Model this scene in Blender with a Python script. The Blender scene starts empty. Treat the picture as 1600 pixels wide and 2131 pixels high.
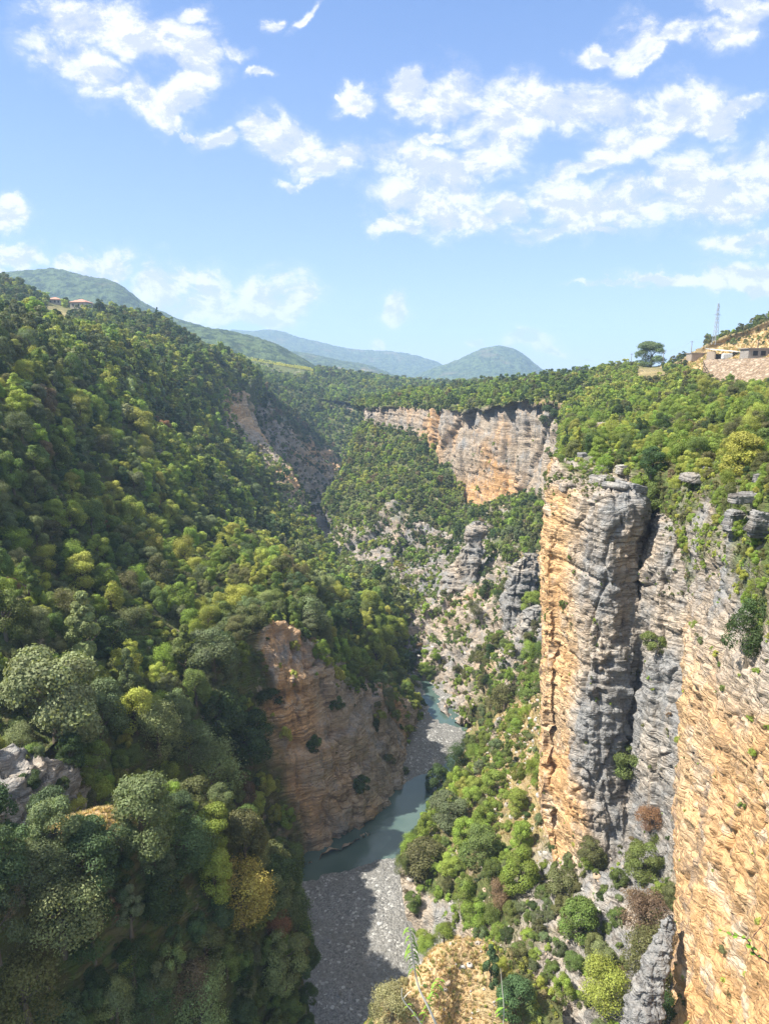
import bpy, math, random
import numpy as np
from mathutils import Vector, Matrix
from mathutils.bvhtree import BVHTree
R = math.radians
scene = bpy.context.scene
COL = scene.collection

# ---------------------------------------------------------------- camera
CAMZ = 80.0                      # the eye is 80 m above the river bed
F, CX, CY, PITCH = 1421.0, 800.0, 1065.5, R(11.5)
cd = bpy.data.cameras.new('camera'); cam = bpy.data.objects.new('camera', cd); COL.objects.link(cam)
cam.location = (0, 0, CAMZ); cam.rotation_euler = (R(90) - PITCH, 0, 0)
cd.sensor_fit = 'VERTICAL'; cd.angle = 2 * math.atan(CY / F)
cd.clip_start = 0.1; cd.clip_end = 60000
scene.camera = cam
scene.view_settings.view_transform = 'Standard'; scene.view_settings.look = 'None'
scene.view_settings.gamma = 1; scene.view_settings.exposure = 1.5
scene.cycles.max_bounces = 6; scene.cycles.diffuse_bounces = 3; scene.cycles.use_adaptive_sampling = True; scene.cycles.adaptive_threshold = 0.012; scene.cycles.glossy_bounces = 2
scene.cycles.transmission_bounces = 3; scene.cycles.volume_bounces = 1; scene.cycles.use_denoising = True; scene.cycles.denoising_prefilter = 'NONE'; scene.cycles.denoising_input_passes = 'RGB_ALBEDO_NORMAL'

# ---------------------------------------------------------------- sun and sky
SUN_EL, SUN_BACK = R(54), R(12)  # the sun stands high to the left, a little behind the eye
sdir = Vector((-math.cos(SUN_EL) * math.cos(SUN_BACK), -math.cos(SUN_EL) * math.sin(SUN_BACK), math.sin(SUN_EL)))
sd = bpy.data.lights.new('sun', 'SUN'); sd.energy = 4.0; sd.angle = R(0.5); sd.color = (1.0, .93, .82)
so = bpy.data.objects.new('sun', sd); COL.objects.link(so)
so.rotation_euler = sdir.to_track_quat('Z', 'Y').to_euler()

CLOUDS = [  # photo position of each cloud lump: centre, half width, half height, tilt
 (190,40,120,48,0),(300,75,140,50,10),(410,115,60,48,0),(400,30,40,18,0),(150,110,60,35,30),(200,160,75,45,35),(300,212,65,36,30),(375,180,70,36,-35),(340,235,30,25,0),
 (500,90,38,18,0),(548,145,22,10,0),(632,25,30,11,-35),(570,38,16,12,0),(730,188,40,18,0),(690,186,9,6,0),(445,275,45,20,-12),(385,270,20,8,15),
 (560,262,52,34,20),(620,300,72,40,15),(705,335,85,34,0),(785,330,75,45,0),(627,368,40,8,0),
 (850,200,42,28,0),(925,215,60,32,0),(970,185,62,46,0),(1055,212,95,52,10),(1010,265,85,60,20),(1000,325,52,38,0),(905,275,26,14,0),
 (1165,225,105,42,0),(1285,228,120,46,0),(1425,230,92,42,0),(1335,285,120,45,-25),(1230,345,110,20,-12),(1155,350,34,14,0),(1545,225,60,18,-15),(1480,260,60,25,0),
 (860,345,70,45,0),(940,370,75,48,15),(885,420,115,42,10),(830,468,48,16,0),(950,455,95,28,0),(1055,430,52,30,0),(1130,478,100,22,0),
 (1190,415,80,30,15),(1330,425,140,46,-8),(1480,395,150,64,-8),(1570,335,85,45,0),(1560,490,115,24,-5),(1250,485,34,9,0),(1280,445,150,30,0),
 (1225,95,40,18,0),(1320,78,62,45,0),(1400,85,62,24,-15),(1350,120,50,16,-10),(1545,50,75,34,-30),(1525,0,55,24,0),(1490,80,20,12,0),
 (1275,598,75,6,3),(1440,592,140,12,2),(1550,575,100,26,0),(1570,608,75,16,0),
 (8,440,48,38,0),(28,412,26,18,0),(25,540,52,24,0),(195,550,75,32,0),(240,545,42,34,0),(120,545,26,14,0),
 (335,595,62,36,0),(430,612,50,38,0),(390,640,75,22,0),(560,618,70,36,0),(610,632,58,32,0),(540,650,80,24,0),(470,655,40,25,0),
 (822,650,32,22,-20),(775,710,17,13,0),(985,706,26,9,0),(1100,710,44,18,0),(1140,725,24,10,0),(1220,732,13,5,0)]

def node(nt, typ, **kw):
    n = nt.nodes.new(typ)
    ins = kw.pop('ins', {})
    for k, v in kw.items(): setattr(n, k, v)
    for k, v in ins.items():
        s = n.inputs[k]
        if isinstance(v, bpy.types.NodeSocket): nt.links.new(v, s)
        else: s.default_value = v
    return n
def M(nt, op, a, b=None, c=None, clamp=False):
    n = nt.nodes.new('ShaderNodeMath'); n.operation = op; n.use_clamp = clamp
    for i, v in enumerate((a, b, c)):
        if v is None: continue
        if isinstance(v, bpy.types.NodeSocket): nt.links.new(v, n.inputs[i])
        else: n.inputs[i].default_value = v
    return n.outputs[0]
def VM(nt, op, a, b=None, scale=None):
    n = nt.nodes.new('ShaderNodeVectorMath'); n.operation = op
    for i, v in enumerate((a, b)):
        if v is None: continue
        if isinstance(v, bpy.types.NodeSocket): nt.links.new(v, n.inputs[i])
        else: n.inputs[i].default_value = v
    if scale is not None:
        if isinstance(scale, bpy.types.NodeSocket): nt.links.new(scale, n.inputs['Scale'])
        else: n.inputs['Scale'].default_value = scale
    return n.outputs['Value'] if op in ('LENGTH', 'DOT_PRODUCT', 'DISTANCE') else n.outputs[0]
def MR(nt, v, a, b, c=0.0, d=1.0, interp='SMOOTHSTEP'):
    n = nt.nodes.new('ShaderNodeMapRange'); n.interpolation_type = interp
    nt.links.new(v, n.inputs[0])
    for i, x in zip((1, 2, 3, 4), (a, b, c, d)): n.inputs[i].default_value = x
    return n.outputs[0]
def MIX(nt, fac, a, b, mode='MIX'):
    n = nt.nodes.new('ShaderNodeMix'); n.data_type = 'RGBA'; n.blend_type = mode
    for s, v in ((n.inputs[0], fac), (n.inputs[6], a), (n.inputs[7], b)):
        if isinstance(v, bpy.types.NodeSocket): nt.links.new(v, s)
        elif s == n.inputs[0]: s.default_value = v
        else: s.default_value = (*v, 1) if len(v) == 3 else v
    return n.outputs[2]
def NZ(nt, vec, scale, detail=4, rough=.55, dist=0.0):
    n = node(nt, 'ShaderNodeTexNoise', ins={'Vector': vec, 'Scale': scale, 'Detail': detail, 'Roughness': rough, 'Distortion': dist})
    return n.outputs[0]

def build_world():
    w = bpy.data.worlds.new('World'); scene.world = w; w.use_nodes = True
    nt = w.node_tree; nt.nodes.clear()
    out = nt.nodes.new('ShaderNodeOutputWorld'); bg = nt.nodes.new('ShaderNodeBackground')
    nt.links.new(bg.outputs[0], out.inputs[0]); bg.inputs[1].default_value = 0.15
    sky = nt.nodes.new('ShaderNodeTexSky'); sky.sky_type = 'NISHITA'; sky.sun_disc = False
    sky.sun_elevation = SUN_EL; sky.sun_rotation = math.atan2(sdir.x, sdir.y)
    sky.altitude = 400; sky.air_density = 1.0; sky.dust_density = 0.3; sky.ozone_density = 2.0
    tc = nt.nodes.new('ShaderNodeTexCoord')
    d = tc.outputs['Generated']
    sp = node(nt, 'ShaderNodeSeparateXYZ', ins={0: d})
    y = M(nt, 'MAXIMUM', sp.outputs[1], 0.05)
    u = M(nt, 'DIVIDE', sp.outputs[0], y); v = M(nt, 'DIVIDE', sp.outputs[2], y)
    uv = node(nt, 'ShaderNodeCombineXYZ', ins={0: u, 1: v}).outputs[0]
    wn = node(nt, 'ShaderNodeTexNoise', ins={'Vector': uv, 'Scale': 9.0, 'Detail': 5.0})
    wv = VM(nt, 'SCALE', VM(nt, 'SUBTRACT', wn.outputs['Color'], (.5, .5, .5)), scale=.09)
    wn2 = node(nt, 'ShaderNodeTexNoise', ins={'Vector': uv, 'Scale': 34.0, 'Detail': 6.0, 'Roughness': .65})
    wv2 = VM(nt, 'SCALE', VM(nt, 'SUBTRACT', wn2.outputs['Color'], (.5, .5, .5)), scale=.03)
    p = VM(nt, 'ADD', VM(nt, 'ADD', uv, wv), wv2)
    p = VM(nt, 'MULTIPLY', p, (1, 1, 0))
    def ray(px, py):
        a, b = (px - CX) / F, (CY - py) / F
        yy = math.cos(PITCH) + b * math.sin(PITCH)
        return a / yy, (b * math.cos(PITCH) - math.sin(PITCH)) / yy
    dist = None
    for (px, py, rx, ry, rot) in CLOUDS:
        c = ray(px, py)
        e1, e2 = ray(px + rx, py), ray(px, py - ry)
        mp = nt.nodes.new('ShaderNodeMapping'); mp.vector_type = 'TEXTURE'
        q = p
        if dist is not None:   # keeps the shader's evaluation in sequence
            q = VM(nt, 'ADD', p, VM(nt, 'SCALE', p, scale=M(nt, 'MULTIPLY', dist, 1e-7)))
        nt.links.new(q, mp.inputs[0])
        mp.inputs['Location'].default_value = (c[0], c[1], 0)
        mp.inputs['Rotation'].default_value = (0, 0, -R(rot))
        mp.inputs['Scale'].default_value = (max(abs(e1[0] - c[0]), 1e-3) * 1.22, max(abs(e2[1] - c[1]), 1e-3) * 1.3, 1)
        l = VM(nt, 'LENGTH', mp.outputs[0])
        dist = l if dist is None else M(nt, 'MINIMUM', dist, l)
    m = M(nt, 'SUBTRACT', 1.0, dist)
    # extra thin clouds elsewhere in the sky dome
    n1 = NZ(nt, VM(nt, 'MULTIPLY', uv, (1, 1.5, 1)), 13.0, 12, .66, .25)
    n2 = NZ(nt, VM(nt, 'ADD', VM(nt, 'MULTIPLY', uv, (1, 1.5, 1)), (-.012, .022, 0)), 13.0, 12, .66, .25)
    dens = M(nt, 'ADD', M(nt, 'MINIMUM', M(nt, 'MULTIPLY', m, 1.25), .55), M(nt, 'MULTIPLY', M(nt, 'SUBTRACT', n1, .5), 2.7))
    cov = MR(nt, dens, -.14, .64)
    veil = M(nt, 'MULTIPLY', MR(nt, dens, -.5, .25), .16)
    cov = M(nt, 'MAXIMUM', M(nt, 'MULTIPLY', cov, .96), veil)
    front = MR(nt, sp.outputs[1], .1, .3)
    up = MR(nt, sp.outputs[2], -.02, .01)
    cov = M(nt, 'MULTIPLY', M(nt, 'MULTIPLY', cov, front), up)
    sh = M(nt, 'ADD', M(nt, 'MULTIPLY', M(nt, 'SUBTRACT', n2, n1), 3.4), M(nt, 'MULTIPLY', m, .45))
    shade = MR(nt, sh, -.02, .42)
    cc = MIX(nt, shade, (2.62, 2.62, 2.64), (1.8, 1.95, 2.4))
    hz = MR(nt, sp.outputs[2], .0, .55, 1, 0, 'LINEAR')
    hs = node(nt, 'ShaderNodeHueSaturation', ins={'Hue': .5, 'Saturation': 1.0, 'Value': .8, 'Color': sky.outputs[0]})
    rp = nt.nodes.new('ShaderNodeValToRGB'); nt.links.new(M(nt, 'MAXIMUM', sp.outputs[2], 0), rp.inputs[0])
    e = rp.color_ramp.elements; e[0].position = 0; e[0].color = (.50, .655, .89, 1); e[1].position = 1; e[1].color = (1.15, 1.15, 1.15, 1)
    for q, cl in ((.13, (.40, .57, .90, 1)), (.28, (.29, .465, .88, 1)), (.45, (.18, .34, .75, 1)), (.62, (.95, 1.0, 1.05, 1))):  # top stops are brightened overhead, out of view, as added fill for the shadows
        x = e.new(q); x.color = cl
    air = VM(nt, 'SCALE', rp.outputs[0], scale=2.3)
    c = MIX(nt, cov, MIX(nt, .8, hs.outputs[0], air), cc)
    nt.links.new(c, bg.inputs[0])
build_world()
# ---------------------------------------------------------------- points and noise
def P(px, py, Y):
    """Place of a landmark seen at photo position px, py and standing Y metres ahead."""
    a, b = (px - CX) / F, (CY - py) / F
    yy = math.cos(PITCH) + b * math.sin(PITCH)
    t = Y / yy
    return (a * t, Y, CAMZ + (b * math.cos(PITCH) - math.sin(PITCH)) * t)
def PZ(px, py, z):
    a, b = (px - CX) / F, (CY - py) / F
    t = (z - CAMZ) / (b * math.cos(PITCH) - math.sin(PITCH))
    return (a * t, (math.cos(PITCH) + b * math.sin(PITCH)) * t, z)
def project(p):
    x, y, z = p[0], p[1], p[2] - CAMZ
    f = y * math.cos(PITCH) - z * math.sin(PITCH)
    u = y * math.sin(PITCH) + z * math.cos(PITCH)
    return CX + F * x / f, CY - F * u / f, f

_rng = np.random.RandomState(7)
_perm = _rng.permutation(512); _perm = np.concatenate([_perm, _perm, _perm])
_grad = _rng.normal(size=(512, 3)); _grad /= np.linalg.norm(_grad, axis=1)[:, None]
def perlin(p):
    p = np.asarray(p, dtype=np.float64)
    i = np.floor(p).astype(np.int64); f = p - i; i &= 511
    w = f * f * f * (f * (f * 6 - 15) + 10)
    res = 0
    for dx in (0, 1):
        for dy in (0, 1):
            for dz in (0, 1):
                h = _perm[_perm[_perm[(i[:, 0] + dx) & 511] + ((i[:, 1] + dy) & 511)] + ((i[:, 2] + dz) & 511)]
                g = _grad[h]
                d = g[:, 0] * (f[:, 0] - dx) + g[:, 1] * (f[:, 1] - dy) + g[:, 2] * (f[:, 2] - dz)
                ww = (w[:, 0] if dx else 1 - w[:, 0]) * (w[:, 1] if dy else 1 - w[:, 1]) * (w[:, 2] if dz else 1 - w[:, 2])
                res = res + ww * d
    return res * 1.6
def fbm(p, oct=4, gain=.5):
    r = 0; a = 1.0; s = 0
    for k in range(oct):
        r = r + a * perlin(p * (2.03 ** k) + 17.3 * k); s += a; a *= gain
    return r / s
def sstep(a, b, x):
    t = np.clip((x - a) / (b - a), 0, 1); return t * t * (3 - 2 * t)
_hash1 = _rng.rand(4096)
def layers(z, t, sharp=.25):
    k = z / t; i = np.floor(k).astype(int); f = k - i
    a = _hash1[i % 4096]; b = _hash1[(i + 1) % 4096]
    return a + (b - a) * sstep(1 - sharp, 1, f) - .35 * np.exp(-((f - 1 + sharp * .5) / .07) ** 2)

def catmull(a, divs):
    """a [n, ...] -> resampled along axis 0 with divs[i] steps in interval i."""
    n = a.shape[0]; out = []
    for i in range(n - 1):
        p0, p1, p2, p3 = a[max(i - 1, 0)], a[i], a[i + 1], a[min(i + 2, n - 1)]
        for k in range(divs[i]):
            t = k / divs[i]
            out.append(.5 * (2 * p1 + (p2 - p0) * t + (2 * p0 - 5 * p1 + 4 * p2 - p3) * t * t + (3 * p1 - p0 - 3 * p2 + p3) * t ** 3))
    out.append(a[-1]); return np.array(out)

def mesh_grid(name, V, mat, attrs, kind='structure', smooth=True):
    ny, nx = V.shape[:2]
    me = bpy.data.meshes.new(name)
    idx = np.arange(ny * nx).reshape(ny, nx)
    q = np.stack([idx[:-1, :-1], idx[:-1, 1:], idx[1:, 1:], idx[1:, :-1]], -1).reshape(-1, 4)
    me.vertices.add(ny * nx); me.vertices.foreach_set('co', V.reshape(-1).astype(np.float32))
    me.loops.add(q.size); me.loops.foreach_set('vertex_index', q.reshape(-1).astype(np.int32))
    me.polygons.add(len(q)); me.polygons.foreach_set('loop_start', np.arange(0, q.size, 4, dtype=np.int32))
    me.polygons.foreach_set('use_smooth', np.full(len(q), smooth))
    me.update(calc_edges=True)
    for k, a in attrs.items():
        at = me.attributes.new(k, 'FLOAT', 'POINT'); at.data.foreach_set('value', a.reshape(-1).astype(np.float32))
    me.materials.append(mat)
    o = bpy.data.objects.new(name, me); COL.objects.link(o)
    if kind: o['kind'] = kind
    return o

PATCH = {}
SURF = []     # (verts, faces) of every ground surface, for standing things on it
def digits(rows): return np.array([[int(c) / 9 for c in r] for r in rows])
def patch(name, key, rows, res, rock, warm=None, dry=None, amp=1.0, rough=1.0, strata=1.0, flip=False, mat=None, tree=None, col=1.0, lump=0.0, blk=1.0, und=0.0, extend=None):
    C = np.array([[P(*p) for p in r] for r in rows])
    def at(a, d=0.0):
        if a is None: return np.full(C.shape[:2], d)
        if isinstance(a, (int, float)): return np.full(C.shape[:2], float(a))
        return digits(a)
    A = np.stack([at(rock), at(warm, .4), at(dry), at(tree, 1.0)], -1)
    if extend:
        for off in extend:
            C = np.concatenate([C, C[:, -1:] + np.array(off)], 1); A = np.concatenate([A, A[:, -1:]], 1)
    X = np.concatenate([C, A], -1)
    D = np.linalg.norm(C - np.array([0, 0, CAMZ]), axis=-1)
    # spacing follows the distance so that near ground is finer
    seg = np.linalg.norm(np.diff(C, axis=0), axis=-1)
    sp = res * np.minimum(D[:-1], D[1:]) / 100
    dv = [int(np.clip(np.percentile(seg[i] / sp[i], 70), 6, 260)) for i in range(len(seg))]
    seg = np.linalg.norm(np.diff(C, axis=1), axis=-1)
    sp = res * np.minimum(D[:, :-1], D[:, 1:]) / 100
    du = [int(np.clip(np.percentile((seg / sp)[:, i], 70), 6, 260)) for i in range(seg.shape[1])]
    G = catmull(X, dv); G = catmull(G.transpose(1, 0, 2), du).transpose(1, 0, 2)
    V = G[..., :3].copy(); ny, nx = V.shape[:2]
    # low frequency wobble of the whole surface, then rock detail along the normal
    def normals(V):
        a = np.gradient(V, axis=0); b = np.gradient(V, axis=1)
        n = np.cross(b, a); n /= np.linalg.norm(n, axis=-1)[..., None] + 1e-9
        # towards the camera side
        s = np.sign(np.sum(n * (np.array([0, 0, CAMZ]) - V), -1).mean())
        return n * (s if s else 1)
    N = normals(V)
    pts = V.reshape(-1, 3)
    dist = np.linalg.norm(pts - np.array([0, 0, CAMZ]), axis=1)
    rk = G[..., 3].reshape(-1)
    rn = fbm(pts / 9.0 + 3, 4)
    rk = sstep(.38, .62, rk + .38 * rn * (rk > .02) )
    w = fbm(pts / np.array([28, 28, 28.]), 3)
    disp = amp * 2.2 * w + und * (fbm(pts / np.array([34, 34, 60.]) + 77, 2) - .1) * np.clip(1 - rk * 1.2, 0, 1)
    zz = pts[:, 2] + 1.6 * fbm(pts / np.array([22, 22, 30.]) + 9, 2) + .05 * pts[:, 0]
    mod = .5 + .9 * np.clip(fbm(pts / 7.0 + 31, 2) + .3, 0, 1)
    st = (layers(zz, 5.2) - .5) * .9 + (layers(zz + 40, 1.9) - .5) * .75 * mod + (layers(zz + 80, .62, .4) - .5) * .38 * mod
    colm = 1 - np.abs(fbm(pts / np.array([6.5, 6.5, 34.]) + 50, 3))          # vertical buttresses
    crk = -1.7 * np.exp(-(perlin(pts / np.array([5.5, 5.5, 24.]) + 5 + .5 * rn[:, None]) / .035) ** 2) * (mod > .6)  # vertical joints
    wb = 2.2 * fbm(pts / np.array([14, 14, 40.]) + 21, 3)
    u1 = pts[:, 0] * .83 + pts[:, 1] * .55 + wb; u2 = pts[:, 0] * .5 - pts[:, 1] * .86 + 1.3 * wb + .12 * pts[:, 2]
    block = (layers(u1, 4.6 * blk, .10) - .5) * 1.5 * blk + (layers(u2 + 50, 2.7 * blk, .12) - .5) * 1.0 * blk + (layers(u1 + u2 + 90, 1.3 * blk, .2) - .5) * .45 * blk
    fine = fbm(pts / 1.6 + 70, 4, .62)
    lumps = np.abs(fbm(pts / 4.2 + 90, 3))
    d_rock = strata * st + amp * (1.6 * (colm - .75) + crk * .8 + block) + rough * (.7 * fine + .45 * (lumps - .25))
    d_soil = .35 * fine + .8 * fbm(pts / 6 + 11, 3)
    disp += rk * d_rock + (1 - rk) * d_soil
    if lump: disp += (1 - rk) * lump * np.abs(fbm(pts / (lump * 2.2), 3))
    edge = 1.0
    V = V + N * disp.reshape(ny, nx)[..., None] * edge
    attrs = {'rock': rk.reshape(ny, nx), 'warm': G[..., 4], 'dry': G[..., 5]}
    o = mesh_grid(name, V, mat or MAT['terrain'], attrs)
    PATCH[key] = dict(V=V, rock=rk.reshape(ny, nx), tree=G[..., 6], N=normals(V), obj=o, dry=G[..., 5])
    s = max(1, 2 if nx * ny > 60000 else 1)
    W = V[::s, ::s]; h, k = W.shape[:2]; idx = np.arange(h * k).reshape(h, k)
    SURF.append((key, W.reshape(-1, 3), np.stack([idx[:-1, :-1], idx[:-1, 1:], idx[1:, 1:], idx[1:, :-1]], -1).reshape(-1, 4)))
    return o

# ---------------------------------------------------------------- materials
MAT = {}
def new_mat(name, rough=.85, spec=.25):
    m = bpy.data.materials.new(name); m.use_nodes = True
    b = m.node_tree.nodes['Principled BSDF']; b.inputs['Roughness'].default_value = rough
    b.inputs['Specular IOR Level'].default_value = spec
    MAT[name] = m
    return m, m.node_tree, b
def attr(nt, name, typ='GEOMETRY'):
    n = nt.nodes.new('ShaderNodeAttribute'); n.attribute_name = name; n.attribute_type = typ
    return n
def build_terrain_mat():
    m, nt, b = new_mat('terrain', .92, .15)
    g = nt.nodes.new('ShaderNodeNewGeometry'); p = g.outputs['Position']
    rock = attr(nt, 'rock').outputs['Fac']; warm = attr(nt, 'warm').outputs['Fac']; dry = attr(nt, 'dry').outputs['Fac']
    # layered position: strata run nearly level
    warp = NZ(nt, p, .03, 3)
    sp = node(nt, 'ShaderNodeSeparateXYZ', ins={0: p})
    z = M(nt, 'ADD', sp.outputs[2], M(nt, 'MULTIPLY', warp, 5.0))
    def lay(sxy, sz, detail=4, r=.6):
        v = node(nt, 'ShaderNodeCombineXYZ', ins={0: M(nt, 'MULTIPLY', sp.outputs[0], sxy), 1: M(nt, 'MULTIPLY', sp.outputs[1], sxy), 2: M(nt, 'MULTIPLY', z, sz)}).outputs[0]
        return NZ(nt, v, 1.0, detail, r)
    beds = lay(.035, .9, 5, .7)
    beds2 = lay(.09, 3.2, 4, .6)
    streak = lay(.55, .035, 5, .6)
    patchy = NZ(nt, p, .11, 5, .6)
    big = NZ(nt, p, .035, 3, .5)
    grain = NZ(nt, p, 2.2, 6, .7)
    bedv = lay(.03, 1.5, 6, .75)
    bedline = MR(nt, M(nt, 'ABSOLUTE', M(nt, 'SUBTRACT', bedv, .5)), 0.0, .022, 1, 0)
    bedline = M(nt, 'MULTIPLY', bedline, MR(nt, patchy, .40, .55))
    # colours
    warmf = M(nt, 'ADD', warm, M(nt, 'MULTIPLY', M(nt, 'SUBTRACT', M(nt, 'ADD', M(nt, 'MULTIPLY', patchy, .6), M(nt, 'MULTIPLY', streak, .4)), .5), 3.2))
    warmf = MR(nt, warmf, .05, .75)
    orange = MIX(nt, MR(nt, patchy, .38, .62), (.60, .36, .17), (.66, .45, .25))
    orange = MIX(nt, MR(nt, big, .42, .62), orange, (.62, .37, .17))
    orange = MIX(nt, M(nt, 'MULTIPLY', MR(nt, NZ(nt, p, .3, 5, .65), .52, .66), .6), orange, (.66, .58, .47))
    tan = MIX(nt, MR(nt, beds, .35, .65), (.40, .31, .22), (.52, .42, .31))
    tan = MIX(nt, MR(nt, grain, .35, .7), tan, (.44, .38, .31))
    orange = MIX(nt, MR(nt, M(nt, 'ADD', warm, M(nt, 'MULTIPLY', M(nt, 'SUBTRACT', big, .5), 1.2)), .55, .80), tan, orange)
    grey = MIX(nt, MR(nt, grain, .3, .7), (.17, .175, .18), (.34, .335, .32))
    grey = MIX(nt, MR(nt, patchy, .45, .7), grey, (.46, .44, .40))
    rockc = MIX(nt, warmf, grey, orange)
    rockc = MIX(nt, M(nt, 'MULTIPLY', MR(nt, beds2, .52, .66), .35), rockc, (.16, .13, .11))
    rockc = MIX(nt, M(nt, 'MULTIPLY', MR(nt, streak, .56, .68), .55), rockc, (.15, .15, .155))
    rockc = MIX(nt, M(nt, 'MULTIPLY', MR(nt, grain, .58, .75), .35), rockc, (.17, .13, .10))
    rockc = MIX(nt, M(nt, 'MULTIPLY', bedline, .75), rockc, (.10, .085, .07))
    soil = MIX(nt, MR(nt, patchy, .35, .65), (.085, .10, .038), (.15, .135, .065))
    soil = MIX(nt, MR(nt, NZ(nt, p, .7, 4, .6), .42, .6), soil, (.10, .135, .04))
    soil = MIX(nt, MR(nt, NZ(nt, p, .2, 4, .7), .60, .68), soil, (.36, .30, .22))
    strawf = MR(nt, NZ(nt, p, 1.3, 5, .7), .35, .65)
    straw = MIX(nt, strawf, (.48, .32, .16), (.58, .44, .25))
    straw = MIX(nt, MR(nt, NZ(nt, p, .9, 3, .6), .58, .68), straw, (.16, .17, .05))
    soil = MIX(nt, dry, soil, straw)
    c = MIX(nt, rock, soil, rockc)
    nt.links.new(c, b.inputs['Base Color'])
    def blocks(sc, zs, seed):
        q = VM(nt, 'ADD', VM(nt, 'MULTIPLY', p, (1, 1, zs)), VM(nt, 'SCALE', node(nt, 'ShaderNodeTexNoise', ins={'Vector': p, 'Scale': sc * 1.3}).outputs['Color'], scale=.5 / sc))
        v = node(nt, 'ShaderNodeTexVoronoi', distance='CHEBYCHEV', ins={'Vector': VM(nt, 'ADD', q, (seed, seed, seed)), 'Scale': sc})
        return node(nt, 'ShaderNodeSeparateColor', ins={0: v.outputs['Color']}).outputs[0]
    blk1 = blocks(.42, 1.7, 3.1); blk2 = blocks(1.25, 2.0, 7.7)
    vor = node(nt, 'ShaderNodeTexVoronoi', feature='DISTANCE_TO_EDGE', ins={'Vector': VM(nt, 'ADD', VM(nt, 'MULTIPLY', p, (1, 1, 1.5)), VM(nt, 'SCALE', node(nt, 'ShaderNodeTexNoise', ins={'Vector': p, 'Scale': .8}).outputs['Color'], scale=1.2)), 'Scale': .55})
    crack = MR(nt, vor.outputs['Distance'], 0, .09)
    h = M(nt, 'ADD', M(nt, 'MULTIPLY', beds2, .7), M(nt, 'MULTIPLY', grain, .55))
    h = M(nt, 'ADD', h, M(nt, 'MULTIPLY', beds, .9))
    h = M(nt, 'ADD', h, M(nt, 'MULTIPLY', crack, .22))
    h = M(nt, 'ADD', h, M(nt, 'MULTIPLY', M(nt, 'ADD', M(nt, 'MULTIPLY', blk1, .55), M(nt, 'MULTIPLY', blk2, .4)), rock))
    h = M(nt, 'SUBTRACT', h, M(nt, 'MULTIPLY', bedline, .35))
    h = M(nt, 'ADD', h, M(nt, 'MULTIPLY', NZ(nt, p, 7.0, 4, .7), .18))
    bp = node(nt, 'ShaderNodeBump', ins={'Strength': .85, 'Distance': .7, 'Height': h})
    nt.links.new(bp.outputs[0], b.inputs['Normal'])
build_terrain_mat()
def build_gravel_mat():
    m, nt, b = new_mat('gravel', .9, .2)
    p = nt.nodes.new('ShaderNodeNewGeometry').outputs['Position']
    v = node(nt, 'ShaderNodeTexVoronoi', ins={'Vector': p, 'Scale': 2.6, 'Randomness': 1.0})
    v2 = node(nt, 'ShaderNodeTexVoronoi', ins={'Vector': p, 'Scale': 6.5})
    s = node(nt, 'ShaderNodeSeparateColor', ins={0: v.outputs['Color']}).outputs[0]
    s2 = node(nt, 'ShaderNodeSeparateColor', ins={0: v2.outputs['Color']}).outputs[1]
    n = NZ(nt, p, .16, 5, .6)
    c = MIX(nt, MR(nt, M(nt, 'ADD', M(nt, 'MULTIPLY', s2, .6), M(nt, 'MULTIPLY', s, .4)), .15, .95, 0, 1, 'LINEAR'), (.11, .11, .105), (.28, .275, .26))
    c = MIX(nt, M(nt, 'MULTIPLY', MR(nt, s, .9, .95), .4), c, (.6, .6, .57))
    c = MIX(nt, M(nt, 'MULTIPLY', MR(nt, n, .45, .65), .45), c, (.16, .155, .14))
    nt.links.new(c, b.inputs['Base Color'])
    h = M(nt, 'ADD', M(nt, 'MULTIPLY', v.outputs['Distance'], -.6), M(nt, 'MULTIPLY', v2.outputs['Distance'], -.3))
    h = M(nt, 'ADD', h, NZ(nt, p, .5, 4))
    bp = node(nt, 'ShaderNodeBump', ins={'Strength': .8, 'Distance': .35, 'Height': h})
    nt.links.new(bp.outputs[0], b.inputs['Normal'])
build_gravel_mat()
def build_water_mat():
    m, nt, b = new_mat('river_water', .12, .5)
    p = nt.nodes.new('ShaderNodeNewGeometry').outputs['Position']
    n = NZ(nt, VM(nt, 'MULTIPLY', p, (1, 1, 1)), .12, 3)
    c = MIX(nt, MR(nt, n, .3, .7), (.050, .084, .074), (.078, .116, .102))
    nt.links.new(c, b.inputs['Base Color'])
    bp = node(nt, 'ShaderNodeBump', ins={'Strength': .25, 'Distance': .12, 'Height': NZ(nt, VM(nt, 'MULTIPLY', p, (1.0, 1.6, 1)), .8, 5, .6)})
    nt.links.new(bp.outputs[0], b.inputs['Normal'])
build_water_mat()
def build_mountain_mat():
    m, nt, b = new_mat('wooded_mountain', .95, .1)
    p = nt.nodes.new('ShaderNodeNewGeometry').outputs['Position']
    dry = attr(nt, 'dry').outputs['Fac']
    n1 = NZ(nt, p, .05, 5, .75); n2 = NZ(nt, p, .008, 5, .6)
    c = MIX(nt, MR(nt, n1, .42, .58), (.03, .05, .02), (.10, .14, .055))
    c = MIX(nt, M(nt, 'MULTIPLY', MR(nt, n2, .55, .66), .6), c, (.16, .14, .08))
    tan = MIX(nt, MR(nt, n1, .4, .6), (.30, .23, .15), (.48, .38, .26))
    c = MIX(nt, MR(nt, M(nt, 'ADD', dry, M(nt, 'MULTIPLY', M(nt, 'SUBTRACT', n2, .5), 1.2)), .5, .62), c, tan)
    nt.links.new(c, b.inputs['Base Color'])
    bp = node(nt, 'ShaderNodeBump', ins={'Strength': 1.0, 'Distance': 14.0, 'Height': n1})
    nt.links.new(bp.outputs[0], b.inputs['Normal'])
build_mountain_mat()

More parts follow.
